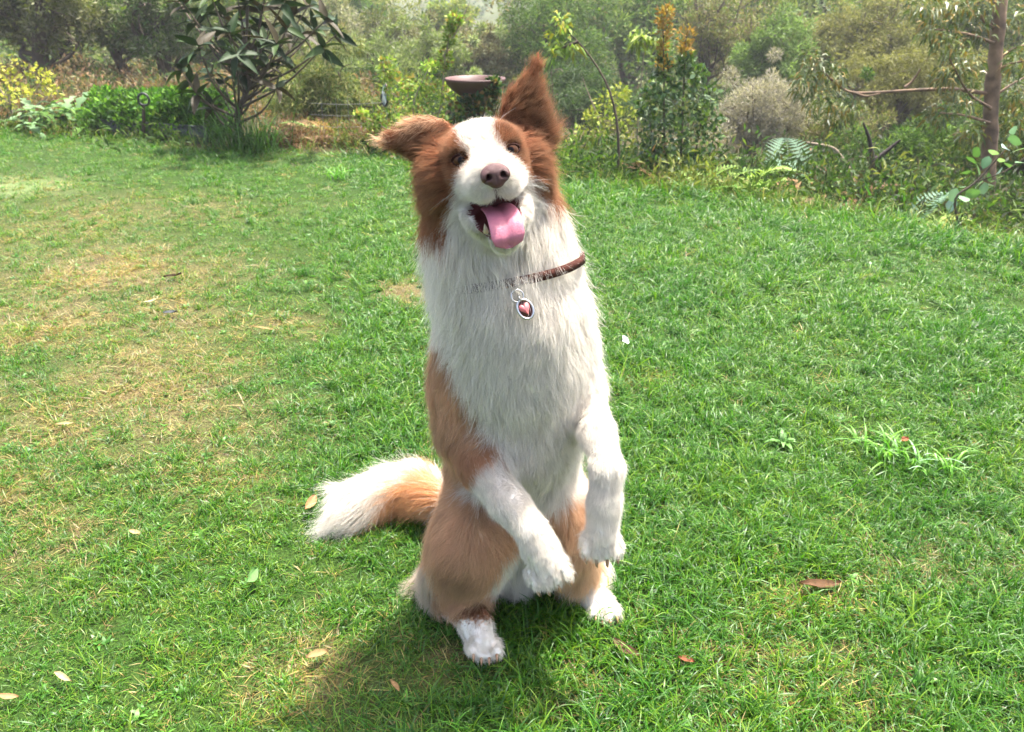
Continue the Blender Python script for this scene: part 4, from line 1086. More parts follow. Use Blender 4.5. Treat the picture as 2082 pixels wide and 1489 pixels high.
prims = []     # (group, f, lo, hi, k, flow)
def cone(group, p0, r0, p1, r1, k=.03, flow=None):
    f, lo, hi = sd_cone(p0, p1, r0, r1)
    prims.append((group, f, lo, hi, k, norm(np.asarray(p1) - np.asarray(p0)) if flow is None else np.asarray(flow, float)))
def chain(group, pts, k=.03, flow=None):
    q = []
    for (u, v, Y, r) in pts:
        c = P(u, v, Y); q.append((c, px(c, r)))
    for a, b in zip(q, q[1:]):
        cone(group, a[0], a[1], b[0], b[1], k, flow)
    return q
def ell(group, c, rad, M=None, k=.02, flow=(0, 0, -1)):
    f, lo, hi = sd_ell(c, rad, M)
    prims.append((group, f, lo, hi, k, np.asarray(flow, float)))

DOWN = (0, -.05, -1)
# trunk: ruff, chest, belly, pelvis
chain('torso', [(988, 395, 1.19, 84), (1001, 448, 1.18, 112), (1012, 510, 1.172, 103), (1020, 555, 1.172, 97), (1024, 595, 1.175, 99), (1036, 655, 1.18, 114), (1049, 740, 1.19, 128),
                (1048, 850, 1.21, 122), (1040, 960, 1.245, 112), (1035, 1050, 1.29, 112)], .05, DOWN)
cone('torso', P(1058, 668, 1.125), .068, P(1068, 745, 1.13), .062, .05, DOWN)          # breast bone
cone('torso', P(1098, 560, 1.185), .034, P(1130, 690, 1.19), .040, .05, DOWN)
# shoulders
chain('torso', [(945, 690, 1.19, 40), (936, 790, 1.19, 44), (942, 880, 1.18, 40)], .04, DOWN)
chain('torso', [(1152, 690, 1.19, 32), (1182, 790, 1.19, 27)], .04, DOWN)
# pelvis on the ground
cone('torso', (-.035, 1.34, .105), .10, (.06, 1.34, .105), .10, .05, DOWN)
cone('torso', P(1045, 1090, 1.22), .055, P(1052, 1180, 1.21), .03, .04, DOWN)     # pale fur inside the thigh
# forelegs
chain('armL', [(950, 885, 1.165, 37), (980, 950, 1.09, 34), (1036, 1025, 1.03, 25), (1080, 1078, 1.0, 22)], .03)
chain('armL', [(1080, 1078, 1.0, 23), (1098, 1115, .995, 27), (1110, 1145, .987, 27)], .02)
chain('armR', [(1196, 800, 1.17, 26), (1213, 880, 1.10, 24), (1234, 952, 1.045, 24)], .03)
chain('armR', [(1234, 955, 1.045, 24), (1229, 1020, 1.032, 23), (1224, 1085, 1.02, 27)], .02)
for (u0, v0, Y, grp, du) in ((1108, 1150, .985, 'armL', 1), (1222, 1095, 1.02, 'armR', 0)):
    for t in (-1.5, -.5, .5, 1.5):
        a = P(u0 + t * 18, v0 + (-t * 9 if du else 0), Y - .006 * (2 - abs(t)))
        b = P(u0 + t * 21.5 + (14 if du else 2), v0 + 38 - abs(t) * 7 + (-t * 7 if du else 0), Y - .016)
        cone(grp, a, .0088, b, .0072, .0015)
# hind legs
chain('legL', [(985, 1050, 1.27, 75), (972, 1075, 1.15, 66), (960, 1120, 1.12, 68)], .04, (-.1, 0, -1))
chain('legL', [(955, 1110, 1.14, 72), (935, 1165, 1.17, 60), (905, 1195, 1.20, 42)], .04, (-.15, 0, -1))
chain('legL', [(890, 1195, 1.205, 26), (930, 1225, 1.145, 26), (967, 1268, 1.085, 26), (981, 1305, 1.05, 25)], .025, norm(np.array((.3, -1, -.1))))
cone('legL', P(880, 1175, 1.23), .022, P(856, 1208, 1.225), .022, .02, (-.7, 0, -.5))
chain('legR', [(1110, 1040, 1.29, 75), (1140, 1060, 1.18, 58), (1150, 1110, 1.16, 50)], .04, (.05, 0, -1))
chain('legR', [(1150, 1105, 1.17, 50), (1165, 1150, 1.19, 40), (1195, 1160, 1.25, 28)], .03, (.05, 0, -1))
chain('legR', [(1212, 1152, 1.265, 20), (1198, 1190, 1.21, 23), (1212, 1222, 1.175, 25), (1226, 1236, 1.155, 24)], .02, norm(np.array((.15, -1, -.1))))
for (u0, v0, Y, grp, su) in ((983, 1312, 1.05, 'legL', 15), (1228, 1236, 1.155, 'legR', 14)):
    for t in (-1.5, -.5, .5, 1.5):
        a = P(u0 + t * su, v0, Y); b = P(u0 + t * su * 1.05 + 4, v0 + 24 - abs(t) * 7, Y - .022)
        b[2] = max(b[2], .010)
        cone(grp, a, .0112, b, .0085, .003, norm(np.array((.1, -1, -.2))))
# tail lying on the grass
TAIL = [P(900, 1015, 1.42), P(845, 985, 1.49), P(780, 995, 1.49), P(728, 1018, 1.455), P(700, 1042, 1.425)]
TAIL_R = [.030, .032, .032, .026, .012]
for i in range(4):
    cone('tail', TAIL[i], TAIL_R[i], TAIL[i + 1], TAIL_R[i + 1], .03)
# head
def hell(c, rad, k=.018, g='head'):
    ell(g, hd(*c), rad, HM, k)
def hcone(a, ra, b, rb, k=.015, g='head'):
    cone(g, hd(*a), ra, hd(*b), rb, k)
hell((0, -.012, .010), (.057, .066, .044), .02)
for s in (-1, 1):
    hell((s * .021, .030, .020), (.024, .022, .024), .02)      # brow
    hell((s * .043, -.008, -.026), (.026, .034, .032), .03)    # cheek
    hell((s * .026, .040, -.008), (.017, .020, .014), .02)     # under the eye
    hcone((s * .0150, .099, -.0215), .0150, (s * .025, .050, -.022), .0155, .012)  # upper lip
    hcone((s * .0150, .100, -.0905), .0040, (s * .038, .040, -.059), .0060, .008)  # lower lip
hcone((0, .035, .000), .025, (0, .098, -.008), .0185, .02)   # bridge of the muzzle
hcone((0, .040, -.010), .027, (0, .098, -.012), .0175, .02)
hcone((0, -.02, -.050), .042, (0, .030, -.072), .030, .03)
hcone((0, .03, -.080), .018, (0, .092, -.0965), .0065, .02)     # lower jaw
for s, w in ((-1, 1.0), (1, .8)):
    hell((s * .054, -.032, -.002), (.025 * w, .030, .034), .03)
    hell((s * .044, -.032, -.048), (.022 * w, .026, .034), .03)

def ear(g, axis, nrm, flat, cup):
    """axis: list of (u, v, Y, halfwidth px); a flattened leaf, hollowed towards nrm"""
    nrm = norm(np.asarray(nrm, float)).astype(np.float32)
    q = [(P(u, v, Y), px(P(u, v, Y), r)) for (u, v, Y, r) in axis]
    def make(q, sh, k):
        fs = [sd_cone(a[0], b[0], a[1] * k, b[1] * k)[0] for a, b in zip(q, q[1:])]
        c0 = q[0][0].astype(np.float32)
        def f(p):
            d = None
            p2 = p - sh * nrm
            for (a, b), ff in zip(zip(q, q[1:]), fs):
                ab = b[0] - a[0]
                t = np.clip(((p2 - a[0]) @ ab) / (ab @ ab), 0, 1)
                on = a[0] + t[..., None] * ab
                off = ((p2 - on) @ nrm)[..., None] * nrm
                e = ff(p2 + off * (1 / flat - 1)) * .75
                d = e if d is None else np.minimum(d, e)
            return d
        return f
    allp = np.array([a for a, r in q]); rm = max(r for a, r in q)
    fo = make(q, 0.0, 1.0); fi = make(q, cup, .86)
    lo, hi = allp.min(0) - rm, allp.max(0) + rm
    prims.append((g, lambda p: np.maximum(fo(p), -fi(p)), lo, hi, .008, norm(q[-1][0] - q[0][0])))
    return q, fi
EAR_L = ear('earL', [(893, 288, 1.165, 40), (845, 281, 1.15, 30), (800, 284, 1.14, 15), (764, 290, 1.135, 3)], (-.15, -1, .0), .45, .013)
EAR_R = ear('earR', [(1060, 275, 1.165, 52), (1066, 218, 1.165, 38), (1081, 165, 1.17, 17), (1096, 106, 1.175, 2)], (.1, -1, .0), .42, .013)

GR = Grid((-.36, .93, -.02), (.22, 1.56, 1.02), .0036)
for (g, f, lo, hi, k, fl) in prims:
    GR.add(f, lo, hi, k)
# the open mouth
_ct, _st = math.cos(R(-4)), math.sin(R(-4))
_MM = HM @ np.array(((1, 0, 0), (0, _ct, -_st), (0, _st, _ct)))
mouth_f, mlo, mhi = sd_ell(hd(-.0020, .083, -.0625), (.0300, .060, .0265), _MM)
mouth2_f, m2lo, m2hi = sd_ell(hd(-.004, .056, -.0450), (.052, .030, .0118), HM)
GR.add(mouth_f, mlo, mhi, .006, sub=True)
GR.add(mouth2_f, m2lo, m2hi, .008, sub=True)
mouth3_f, m3lo, m3hi = sd_cone(hd(0, .075, -.044), hd(0, .135, -.0385), .010, .0085)
GR.add(mouth3_f, m3lo, m3hi, .005, sub=True)
# eye sockets
EYES = [hd(-.0330, .0485, .0135), hd(.0330, .0485, .0135)]
for e in EYES:
    f, lo, hi = sd_cone(e, e + HM[:, 1] * .012, .0095, .0105)
    GR.add(f, lo, hi, .004, sub=True)

BV, BQ = GR.mesh()
BV = BV.astype(np.float32)

def prim_weights(p):
    """per point: group weights and blended flow"""
    names = ['torso', 'head', 'earL', 'earR', 'armL', 'armR', 'legL', 'legR', 'tail']
    best = {n: np.full(len(p), 9.0) for n in names}
    flow = np.zeros((len(p), 3)); W = np.zeros(len(p))
    for (g, f, lo, hi, k, fl) in prims:
        d = f(p)
        best[g] = np.minimum(best[g], d)
        w = np.exp(-np.clip(d, -.01, .2) / .012)
        flow += w[:, None] * fl; W += w
    D = np.stack([best[n] for n in names], -1)
    return names, D, flow / W[:, None]

WHITE = np.array((.93, .875, .79)); CREAM = np.array((.66, .56, .44))
BROWN = np.array(srgb(202, 156, 122)); RUST = np.array(srgb(166, 108, 75)); DARK = np.array(srgb(84, 42, 24)); FAWN = np.array(srgb(230, 194, 158))
POLY = dict(
    faceL=[(912, 205), (930, 255), (940, 292), (952, 308), (966, 326), (950, 343), (938, 358), (928, 384), (920, 425), (914, 468), (868, 450), (830, 380), (800, 330), (730, 300), (780, 220)],
    faceR=[(1000, 200), (1004, 268), (1012, 300), (1030, 322), (1050, 338), (1062, 348), (1074, 364), (1080, 395), (1104, 402), (1160, 330), (1150, 230), (1120, 100), (1060, 100), (975, 215)],
    flank=[(800, 600), (882, 640), (898, 680), (925, 725), (944, 785), (968, 830), (992, 862), (1012, 892), (985, 925), (958, 935), (945, 985), (1000, 1030), (1010, 1080), (800, 1120)],
    flankR=[(1216, 690), (1222, 740), (1217, 800), (1260, 830), (1260, 690)],
    inner=[(1020, 900), (1050, 960), (1100, 1030), (1200, 960), (1215, 1100), (1110, 1110), (1030, 1100), (980, 1000)],
    thigh=[(830, 930), (1060, 960), (1075, 1080), (1030, 1105), (1010, 1150), (1002, 1290), (930, 1262), (888, 1240), (868, 1150), (850, 1060)],
    tail=[(905, 975), (850, 992), (812, 1008), (786, 1028), (774, 1050), (776, 1085), (905, 1090)],
)
def coat_color(p, n, D, names, r):
    """albedo of the coat at surface points"""
    u, v = project(p)
    j = r.normal(size=(len(p), 2)) * 5
    u = u + j[:, 0]; v = v + j[:, 1]
    g = np.argmin(D, 1)
    col = np.tile(WHITE, (len(p), 1))
    m = lambda *ns: np.isin(g, [names.index(x) for x in ns])
    nz = fbm(p, 60, 3)[:, None]
    bro = BROWN * (.75 + .5 * nz) + (FAWN - BROWN) * np.clip(nz - .45, 0, 1)
    rus = RUST * (.75 + .5 * nz)
    brown = np.zeros(len(p), bool)
    back = (n[:, 1] > .25) & ((p[:, 1] > 1.17))
    t = m('torso')
    brown |= t & (in_poly(u, v, POLY['flank']) | in_poly(u, v, POLY['flankR']) | (back & (v > 600)) | (in_poly(u, v, POLY['inner']) & (p[:, 1] > 1.16)))
    brown |= m('legL') & (in_poly(u, v, POLY['thigh']) | (n[:, 1] > .5)) & ~((v > 1262) | ((u < 885) & (v > 1140)))
    brown |= m('legR') & (v < 1095)
    lg = m('legL', 'legR', 'torso')[:, None]
    bro = np.where(lg, bro * .45 + FAWN * (.70 + .6 * nz) * .55, bro)
    brown |= m('armL') & in_poly(u, v, [(860, 840), (1015, 870), (1022, 906), (994, 936), (962, 958), (935, 1010), (860, 1010)])
    col = np.where(brown[:, None], bro, col)
    rl_ = m('legR') & ~brown & (v < 1185) & (p[:, 2] > .07)
    col = np.where(rl_[:, None], FAWN * (.85 + .3 * nz), col)
    lf = m('legL') & ~brown & (v < 1262) & (u < 900)
    col = np.where(lf[:, None], CREAM * (.9 + .3 * nz), col)
    foot = m('legL') & (v < 1256 + 4 * r.normal(size=len(p))) & (v > 1215) & (u > 935) & (u < 1000) & (p[:, 2] < .09)
    col = np.where(foot[:, None], RUST * .62, col)
    tl = m('tail') & in_poly(u, v, POLY['tail'])
    col = np.where(tl[:, None], FAWN * (np.array((1.05, .88, .70)) * (.85 + .4 * nz)), col)
    h = m('head', 'earL', 'earR') | (t & (v < 465))
    fl = in_poly(u, v, POLY['faceL']) | in_poly(u, v, POLY['faceR'])
    hq = (p - H0) @ HM
    fl |= (hq[:, 1] < -.03) & (v < 400)
    col = np.where((h & fl)[:, None], rus, col)
    for key, E in (('earL', EAR_L), ('earR', EAR_R)):          # dark hair inside the ears, with the cup's shade painted into its colour
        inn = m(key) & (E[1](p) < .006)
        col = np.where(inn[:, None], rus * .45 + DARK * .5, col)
    el = m('earL') & ((u < 788) | (v < 250 + .15 * (890 - u)))
    col = np.where(el[:, None], FAWN * 1.1, col)
    for e in EYES:                                     # darker rims round the eyes
        d = np.linalg.norm(p - e, axis=1)
        w = np.clip((.019 - d) / .008, 0, 1)[:, None] * h[:, None]
        col = col * (1 - .75 * w) + DARK * .6 * .75 * w
    return col

_names, _D, _flow = prim_weights(BV)
_bn = GR.grad(BV.astype(np.float64))
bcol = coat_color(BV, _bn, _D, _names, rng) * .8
skin = np.minimum(np.minimum(mouth_f(BV), mouth2_f(BV)), mouth3_f(BV))
_w = np.clip((.0058 - skin) / .002, 0, 1)[:, None]
bcol = bcol * (1 - _w) + np.array((.10, .026, .026)) * _w
_w = np.clip(-skin / .006 - .2, 0, 1)[:, None]

m_skin = mat_basic('dog_skin', use_col=True, rough=.75, spec=.2)
dog = link('dog', new_mesh('dog', BV, quads=BQ, col=bcol), None, m_skin)
tag(dog, 'brown and white long-haired dog sitting up on its haunches with tongue out', 'dog')

# ---------------- coat
def lerp(a, b, t): return a + (b - a) * t
def make_coat():
    r = np.random.default_rng(11)
    tri = np.vstack([BQ[:, [0, 1, 2]], BQ[:, [0, 2, 3]]])
    A, B, Cc = BV[tri[:, 0]].astype(float), BV[tri[:, 1]].astype(float), BV[tri[:, 2]].astype(float)
    area = np.linalg.norm(np.cross(B - A, Cc - A), axis=1) / 2
    cen = (A + B + Cc) / 3
    names, D, flow = prim_weights(cen)
    g = np.argmin(D, 1)
    dens = np.ones(len(names)); dens[[names.index(x) for x in ('head',)]] = 6.0
    dens[[names.index(x) for x in ('earL', 'earR')]] = 2.6
    dens[[names.index(x) for x in ('armL', 'armR')]] = 2.0
    dens[[names.index(x) for x in ('tail',)]] = 1.5
    nrm = GR.grad(cen)
    w = area * dens[g] * np.where(nrm[:, 1] > .35, .35, 1)
    NG = 19000
    t = r.choice(len(tri), NG, p=w / w.sum())
    a = r.random(NG); b = r.random(NG); fl = a + b > 1; a[fl] = 1 - a[fl]; b[fl] = 1 - b[fl]
    root = A[t] + (B[t] - A[t]) * a[:, None] + (Cc[t] - A[t]) * b[:, None]
    names, D, flow = prim_weights(root)
    g = np.argmin(D, 1); n = GR.grad(root)
    gi = names.index
    hq = (root - H0) @ HM
    u, v = project(root)
    # ---- lengths
    L = np.full(NG, .041); lift = np.full(NG, .30); grav = np.full(NG, .25); sig = np.full(NG, .0062)
    tor = g == gi('torso')
    L[tor & (v < 600)] = .058
    lift[tor & (v < 600)] = .55
    arm = (g == gi('armL')) | (g == gi('armR'))
    pawf = np.clip((v - 1040) / 120, 0, 1)
    L[arm] = .013 - .006 * pawf[arm]; lift[arm] = .22; sig[arm] = .0046; grav[arm] = .1
    toe = ((g == gi('armL')) & (v > 1148)) | ((g == gi('armR')) & (v > 1098))
    L[toe] = .0055; sig[toe] = .0026; lift[toe] = .12
    rear = (g == gi('armL')) & (u < 1000) & (v > 900)
    L[rear] = .020
    leg = (g == gi('legL')) | (g == gi('legR'))
    L[leg] = .042; lift[leg] = .28
    low = leg & (root[:, 2] < .075) & (root[:, 1] < 1.17 + .06 * (g == gi('legR')))
    L[low] = .007; sig[low] = .0034; lift[low] = .2
    heel = (g == gi('legL')) & (u < 890) & (v > 1130)
    L[heel] = .036; lift[heel] = .7
    tl = g == gi('tail')
    L[tl] = .085; lift[tl] = .45; grav[tl] = .55
    he = g == gi('head')
    side = np.clip((.035 - hq[:, 1]) / .05, 0, 1)
    L[he] = (.0045 + .030 * side ** 1.5)[he]
    top = he & (hq[:, 2] > .03)
    L[top] = np.minimum(L[top], .012)
    mz = he & (hq[:, 1] > .055)
    L[mz] = np.where(hq[mz, 2] < -.060, .016, .0048)
    lift[he] = .25; sig[he] = .0030; grav[he] = .15
    er = (g == gi('earL')) | (g == gi('earR'))
    L[er] = .016; lift[er] = .25; sig[er] = .0038; grav[er] = .05
    # ---- flow
    F = norm(flow)
    nose = hd(.0, .125, -.005)
    rad = norm(root - nose) + (np.array((0, 0, -1.0)) + HM[:, 0] * np.sign(hq[:, :1]) * .25) * (side[:, None] * (hq[:, 2:] < .03) * .95)
    F[he] = norm(rad[he])
    # breast fur parts towards the flanks a little
    wav = np.stack([fbm(root, 34, 51 + i, 2) - .5 for i in range(3)], 1) * np.array((1.3, .8, .5))
    lng = tor | leg | tl
    F[lng] = norm(F[lng] + wav[lng])
    L[lng] *= .7 + .6 * fbm(root, 55, 61, 2)[lng]
    F[tor] = norm(F[tor] + np.stack([.0022 * (u[tor] - 1040), 0 * u[tor], 0 * u[tor]], 1) * (v[tor] < 700)[:, None] + r.normal(size=(tor.sum(), 3)) * .12)
    # ears: towards the tip and out of the bowl, long wisps at the roots
    for key, E, out in (('earL', EAR_L, (-.5, -.1, -.45)), ('earR', EAR_R, (.85, -.1, .10))):
        m = g == gi(key)
        base = E[0][0][0]; ax = E[0][-1][0] - base; ln = np.linalg.norm(ax)
        tt = np.clip(((root - base) @ (ax / ln)) / ln, 0, 1)
        inner = E[1](root) < .004
        k = ((1 - tt) ** 1.2)[:, None]
        F[m] = norm((norm(ax)[None] * (.4 + .6 * (1 - k)) + np.array(out)[None] * k * 1.1)[m] + r.normal(size=(m.sum(), 3)) * .15)
        L[m] = (.007 + .026 * (1 - tt) ** 1.6 + .010 * inner * (1 - tt))[m]
        lift[m] = (.12 + .55 * (1 - tt))[m]
    er_side = he & (np.abs(hq[:, 0]) > .052) & (hq[:, 2] > -.03)
    L[er_side] = .042; lift[er_side] = .75
    L *= r.uniform(.75, 1.2, NG)
    # ---- bald places
    sk = np.minimum(np.minimum(mouth_f(root), mouth2_f(root)), mouth3_f(root))
    ok = sk > np.where(hq[:, 2] < -.055, .0046, .0028)
    for e in EYES:
        de = root - e
        ex = np.abs(de @ HM[:, 0]) / .0142; ez = np.abs(de @ HM[:, 2]) / .0088
        ok &= (ex ** 2 + ez ** 2 > 1) | (de @ HM[:, 1] < -.02)
        nr = np.linalg.norm(de, axis=1) < .022
        L[nr] = np.minimum(L[nr], .0045)
    nq = np.abs((hq - np.array((0, .131, -.012))) / np.array((.0205, .022, .0175)))
    ok &= (nq ** 2).sum(1) > 1
    ok &= root[:, 2] > .004
    root, n, F, L, lift, grav, sig, g = (x[ok] for x in (root, n, F, L, lift, grav, sig, g))
    NG = len(root)
    # ---- grow guides along the surface
    NP = 7
    pts = np.zeros((NG, NP, 3)); p = root - n * .002; pts[:, 0] = p
    wv = r.normal(size=(NG, 3)) * .16
    for s in range(1, NP):
        q = s / (NP - 1)
        gn = GR.grad(p)
        Ft = F - gn * np.sum(F * gn, 1, keepdims=True) * .85
        d = norm(norm(Ft) + gn * (lift * (1.15 - q))[:, None] + np.array((0, 0, -1)) * (grav * q)[:, None] + wv * q)
        p = p + d * (L / (NP - 1))[:, None]
        sd = GR.sample(p); cl = .0015 + (.006 + .10 * L) * q * .8
        push = np.clip(cl - sd, 0, .02)
        p = p + GR.grad(p) * push[:, None]
        p[:, 2] = np.maximum(p[:, 2], .006)
        pts[:, s] = p
    # ---- children
    K = 25
    tx = norm(np.cross(n, F + 1e-3)); ty = np.cross(n, tx)
    o = r.normal(size=(NG, K, 2)) * sig[:, None, None]
    off = o[..., :1] * tx[:, None] + o[..., 1:] * ty[:, None]                 # NG,K,3
    s = np.linspace(0, 1, NP)
    clump = r.uniform(.35, .85, NG) * np.clip(L / .03, .2, 1)
    shape = (1 - clump[:, None] * s[None] ** 1.3)                             # NG,NP
    lf = r.uniform(.6, 1.08, (NG, K)) * np.where(r.random((NG, K)) < .06, 1.2, 1)
    rel = pts - pts[:, :1]
    stray = r.normal(size=(NG, K, 3)) * (L * .085)[:, None, None]
    stray *= np.where(r.random((NG, K, 1)) < .12, 2.4, 1)
    H = pts[:, None, :1] + rel[:, None] * lf[..., None, None] + off[:, :, None] * shape[:, None, :, None] + stray[:, :, None] * (s ** 2)[None, None, :, None]
    rt = H[:, :, 0].reshape(-1, 3)
    names, D, _ = prim_weights(rt)
    nn = np.repeat(n, K, 0)
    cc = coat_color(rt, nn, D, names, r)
    cl_v = np.repeat(np.where(np.isin(g, [names.index(x) for x in ('head', 'earL', 'earR')]), r.uniform(.45, 1.25, NG), r.uniform(.68, 1.22, NG)), K)[:, None]
    cc = cc * np.where(cc[:, :1] < .5, cl_v, 1 - (1 - cl_v) * .12)
    cc *= r.uniform(.82, 1.08, (len(cc), 1))
    gg = np.repeat(g, K)
    NH = len(cc)
    pos = H.reshape(NH, NP, 3).astype(np.float32)
    Lh = (np.repeat(L, K))[:, None]
    radius = (np.clip(.00015 + .0019 * Lh, .00016, .00026) * np.linspace(1, .18, NP)[None]).astype(np.float32)
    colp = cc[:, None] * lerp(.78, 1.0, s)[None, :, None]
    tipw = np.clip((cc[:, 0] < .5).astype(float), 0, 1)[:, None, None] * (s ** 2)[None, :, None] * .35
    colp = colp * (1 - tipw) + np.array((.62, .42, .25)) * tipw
    return pos, radius, np.clip(colp, 0, .95)

def curves_obj(name, pos, radius, colp, parent, mat):
    NH, NP = pos.shape[:2]
    cd = bpy.data.hair_curves.new(name)
    cd.add_curves([NP] * NH)
    cd.position_data.foreach_set('vector', np.ascontiguousarray(pos, np.float32).ravel())
    ra = cd.attributes.get('radius') or cd.attributes.new('radius', 'FLOAT', 'POINT')
    ra.data.foreach_set('value', np.ascontiguousarray(np.broadcast_to(radius, (NH, NP)), np.float32).ravel())
    ca = cd.attributes.new('col', 'FLOAT_COLOR', 'POINT')
    c4 = np.ones((NH * NP, 4), np.float32); c4[:, :3] = np.broadcast_to(colp, (NH, NP, 3)).reshape(-1, 3)
    ca.data.foreach_set('color', c4.ravel())
    return link(name, cd, parent, mat)

m_fur = mat_basic('dog_fur', use_col=True, rough=.6, spec=.15, trans=.48)
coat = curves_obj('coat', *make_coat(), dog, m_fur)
# ---------------- eyes, nose, tongue, teeth, claws, whiskers
def sphere_mesh(c, rad, M, nu=24, nv=16):
    th = np.linspace(0, math.pi, nv); ph = np.linspace(0, 2 * math.pi, nu, endpoint=False)
    T, F = np.meshgrid(th, ph, indexing='ij')
    L = np.stack([np.sin(T) * np.cos(F), np.cos(T), np.sin(T) * np.sin(F)], -1).reshape(-1, 3)
    V = np.asarray(c) + (L * np.asarray(rad)) @ np.asarray(M).T
    i = np.arange(nv - 1)[:, None] * nu; j = np.arange(nu)[None]; k = (j + 1) % nu
    Q = np.stack([i + j, i + nu + j, i + nu + k, i + k], -1).reshape(-1, 4)
    return V, Q, L
m_eye = mat_basic('eye', use_col=True, rough=.12, spec=.14)
m_lid = mat_basic('eyelid', srgb(44, 22, 16), rough=.8, spec=.1)
for e in EYES:
    c = e - HM[:, 1] * .0035
    V, Q, Lc = sphere_mesh(c, (.0114,) * 3, HM, 40, 40)
    # the gaze: straight to the camera
    gz = norm((CAMP - c) @ HM); ang = np.degrees(np.arccos(np.clip(Lc @ gz, -1, 1)))
    col = np.where((ang < 26)[:, None], (.006, .004, .004), np.where((ang < 80)[:, None], (.065, .028, .013), np.where((ang < 88)[:, None], (.015, .006, .004), (.10, .06, .045))))
    eo = link('eye', new_mesh('eye', V, quads=Q, col=col), dog, m_eye)
    # eyelids: an almond ring
    a = np.linspace(0, 2 * math.pi, 28)
    xs = np.cos(a) * .0118; zs = np.sin(a) * np.where(np.sin(a) > 0, .0072, .0062)
    ys = -.0022 + np.sqrt(np.clip(.0128 ** 2 - xs ** 2 - zs ** 2, 1e-7, None)) - .0042
    s = -1 if e is EYES[0] else 1
    zs = zs + s * xs * .12
    pts = e + np.stack([xs, ys, zs], 1) @ HM.T
    V, Q = tube_mesh([(pts, np.full(len(pts), .0019))], 8)
    link('eyelid', new_mesh('eyelid', V, quads=Q), eo, m_lid)
# nose leather
ng = Grid((-.03, .10, -.045), (.03, .155, .02), .0011)
def nadd(*a, **k): ng.add(*a, **k)
f, lo, hi = sd_ell((0, .124, -.0085), (.0190, .0150, .0125)); nadd(f, lo, hi, .006)
f, lo, hi = sd_ell((0, .128, -.018), (.0120, .0110, .0110)); nadd(f, lo, hi, .006)
for s in (-1, 1):
    f, lo, hi = sd_ell((s * .0115, .129, -.0125), (.0085, .0100, .0088)); nadd(f, lo, hi, .004)
for s in (-1, 1):
    f, lo, hi = sd_cone((s * .0088, .1415, -.0125), (s * .0115, .125, -.0105), .0033, .0040); nadd(f, lo, hi, .003, sub=True)
    f, lo, hi = sd_cone((s * .0120, .1385, -.0150), (s * .0185, .131, -.0185), .0016, .0014); nadd(f, lo, hi, .003, sub=True)
f, lo, hi = sd_cone((0, .1405, -.0125), (0, .139, -.031), .0011, .0013); nadd(f, lo, hi, .002, sub=True)
NV, NQ = ng.mesh()
hole = np.zeros(len(NV))
for s in (-1, 1):
    hole = np.maximum(hole, np.clip(1.3 - np.linalg.norm((NV - np.array((s * .0103, .134, -.0118))) / .0052, axis=1), 0, 1))
ncol = np.array((.085, .038, .036)) * (1 - hole[:, None]) + np.array((.035, .010, .010)) * hole[:, None]
ncol *= (.8 + .4 * fbm(NV, 500, 5))[:, None]
m_nose = mat_basic('nose_leather', use_col=True, rough=.45, spec=.3, bump=.35, nscale=900)
NV = np.array((0, .122, -.010)) + (NV - np.array((0, .122, -.010))) * .92 + np.array((0, .001, .0028))
link('nose', new_mesh('nose', H0 + NV @ HM.T, quads=NQ, col=ncol), dog, m_nose)
# tongue
sp = smooth_path([(.0, .030, -.058), (.001, .065, -.058), (.002, .098, -.0615), (.002, .119, -.070), (.001, .128, -.085), (.0, .127, -.1005)], 36)
w_ = np.interp(np.linspace(0, 1, 36), [0, .3, .6, .8, .92, 1], [.020, .021, .0215, .0215, .0175, .004])
t_ = norm(np.gradient(sp, axis=0)); up_ = norm(np.cross(np.array((1.0, 0, 0))[None], t_))
nu = 30; aa = np.linspace(0, 2 * math.pi, nu, endpoint=False)
V = []
for i in range(36):
    x = np.cos(aa) * w_[i]; thick = .0048 if i < 30 else .0048 * max(.25, (35 - i) / 6)
    z = np.sin(aa) * thick
    top = np.sin(aa) > 0
    z = z - top * .0034 * np.exp(-(x / .0032) ** 2) + .0030 * (x / .02) ** 2      # groove, raised rims
    V.append(sp[i] + x[:, None] * np.array((1.0, 0, 0)) + z[:, None] * up_[i])
V = np.vstack(V)
i = np.arange(35)[:, None] * nu; j = np.arange(nu)[None]; k = (j + 1) % nu
Q = np.stack([i + j, i + k, i + nu + k, i + nu + j], -1).reshape(-1, 4)
xx = V[:, 0]
tc = np.array((.42, .14, .185)) * (.9 + .2 * fbm(V, 700, 8))[:, None]
m_tongue = mat_basic('tongue', use_col=True, rough=.38, spec=.3, bump=.12, nscale=420)
link('tongue', new_mesh('tongue', H0 + V @ HM.T, quads=Q, col=tc), dog, m_tongue)
# teeth
m_tooth = mat_basic('tooth', (.42, .34, .22), rough=.3)
for (x, y, z, h, r_) in ((-.0225, .088, -.080, .012, .0034), (.0225, .088, -.080, .012, .0034)):
    pts = np.array([hd(x, y, z), hd(x * .99, y + .003, z + h * .5), hd(x * 1.0, y + .002, z + h)])
    V, Q = tube_mesh([(smooth_path(pts, 6), r_ * np.array((1, .95, .85, .65, .4, .08)))], 8)
    link('tooth', new_mesh('tooth', V, quads=Q), dog, m_tooth)
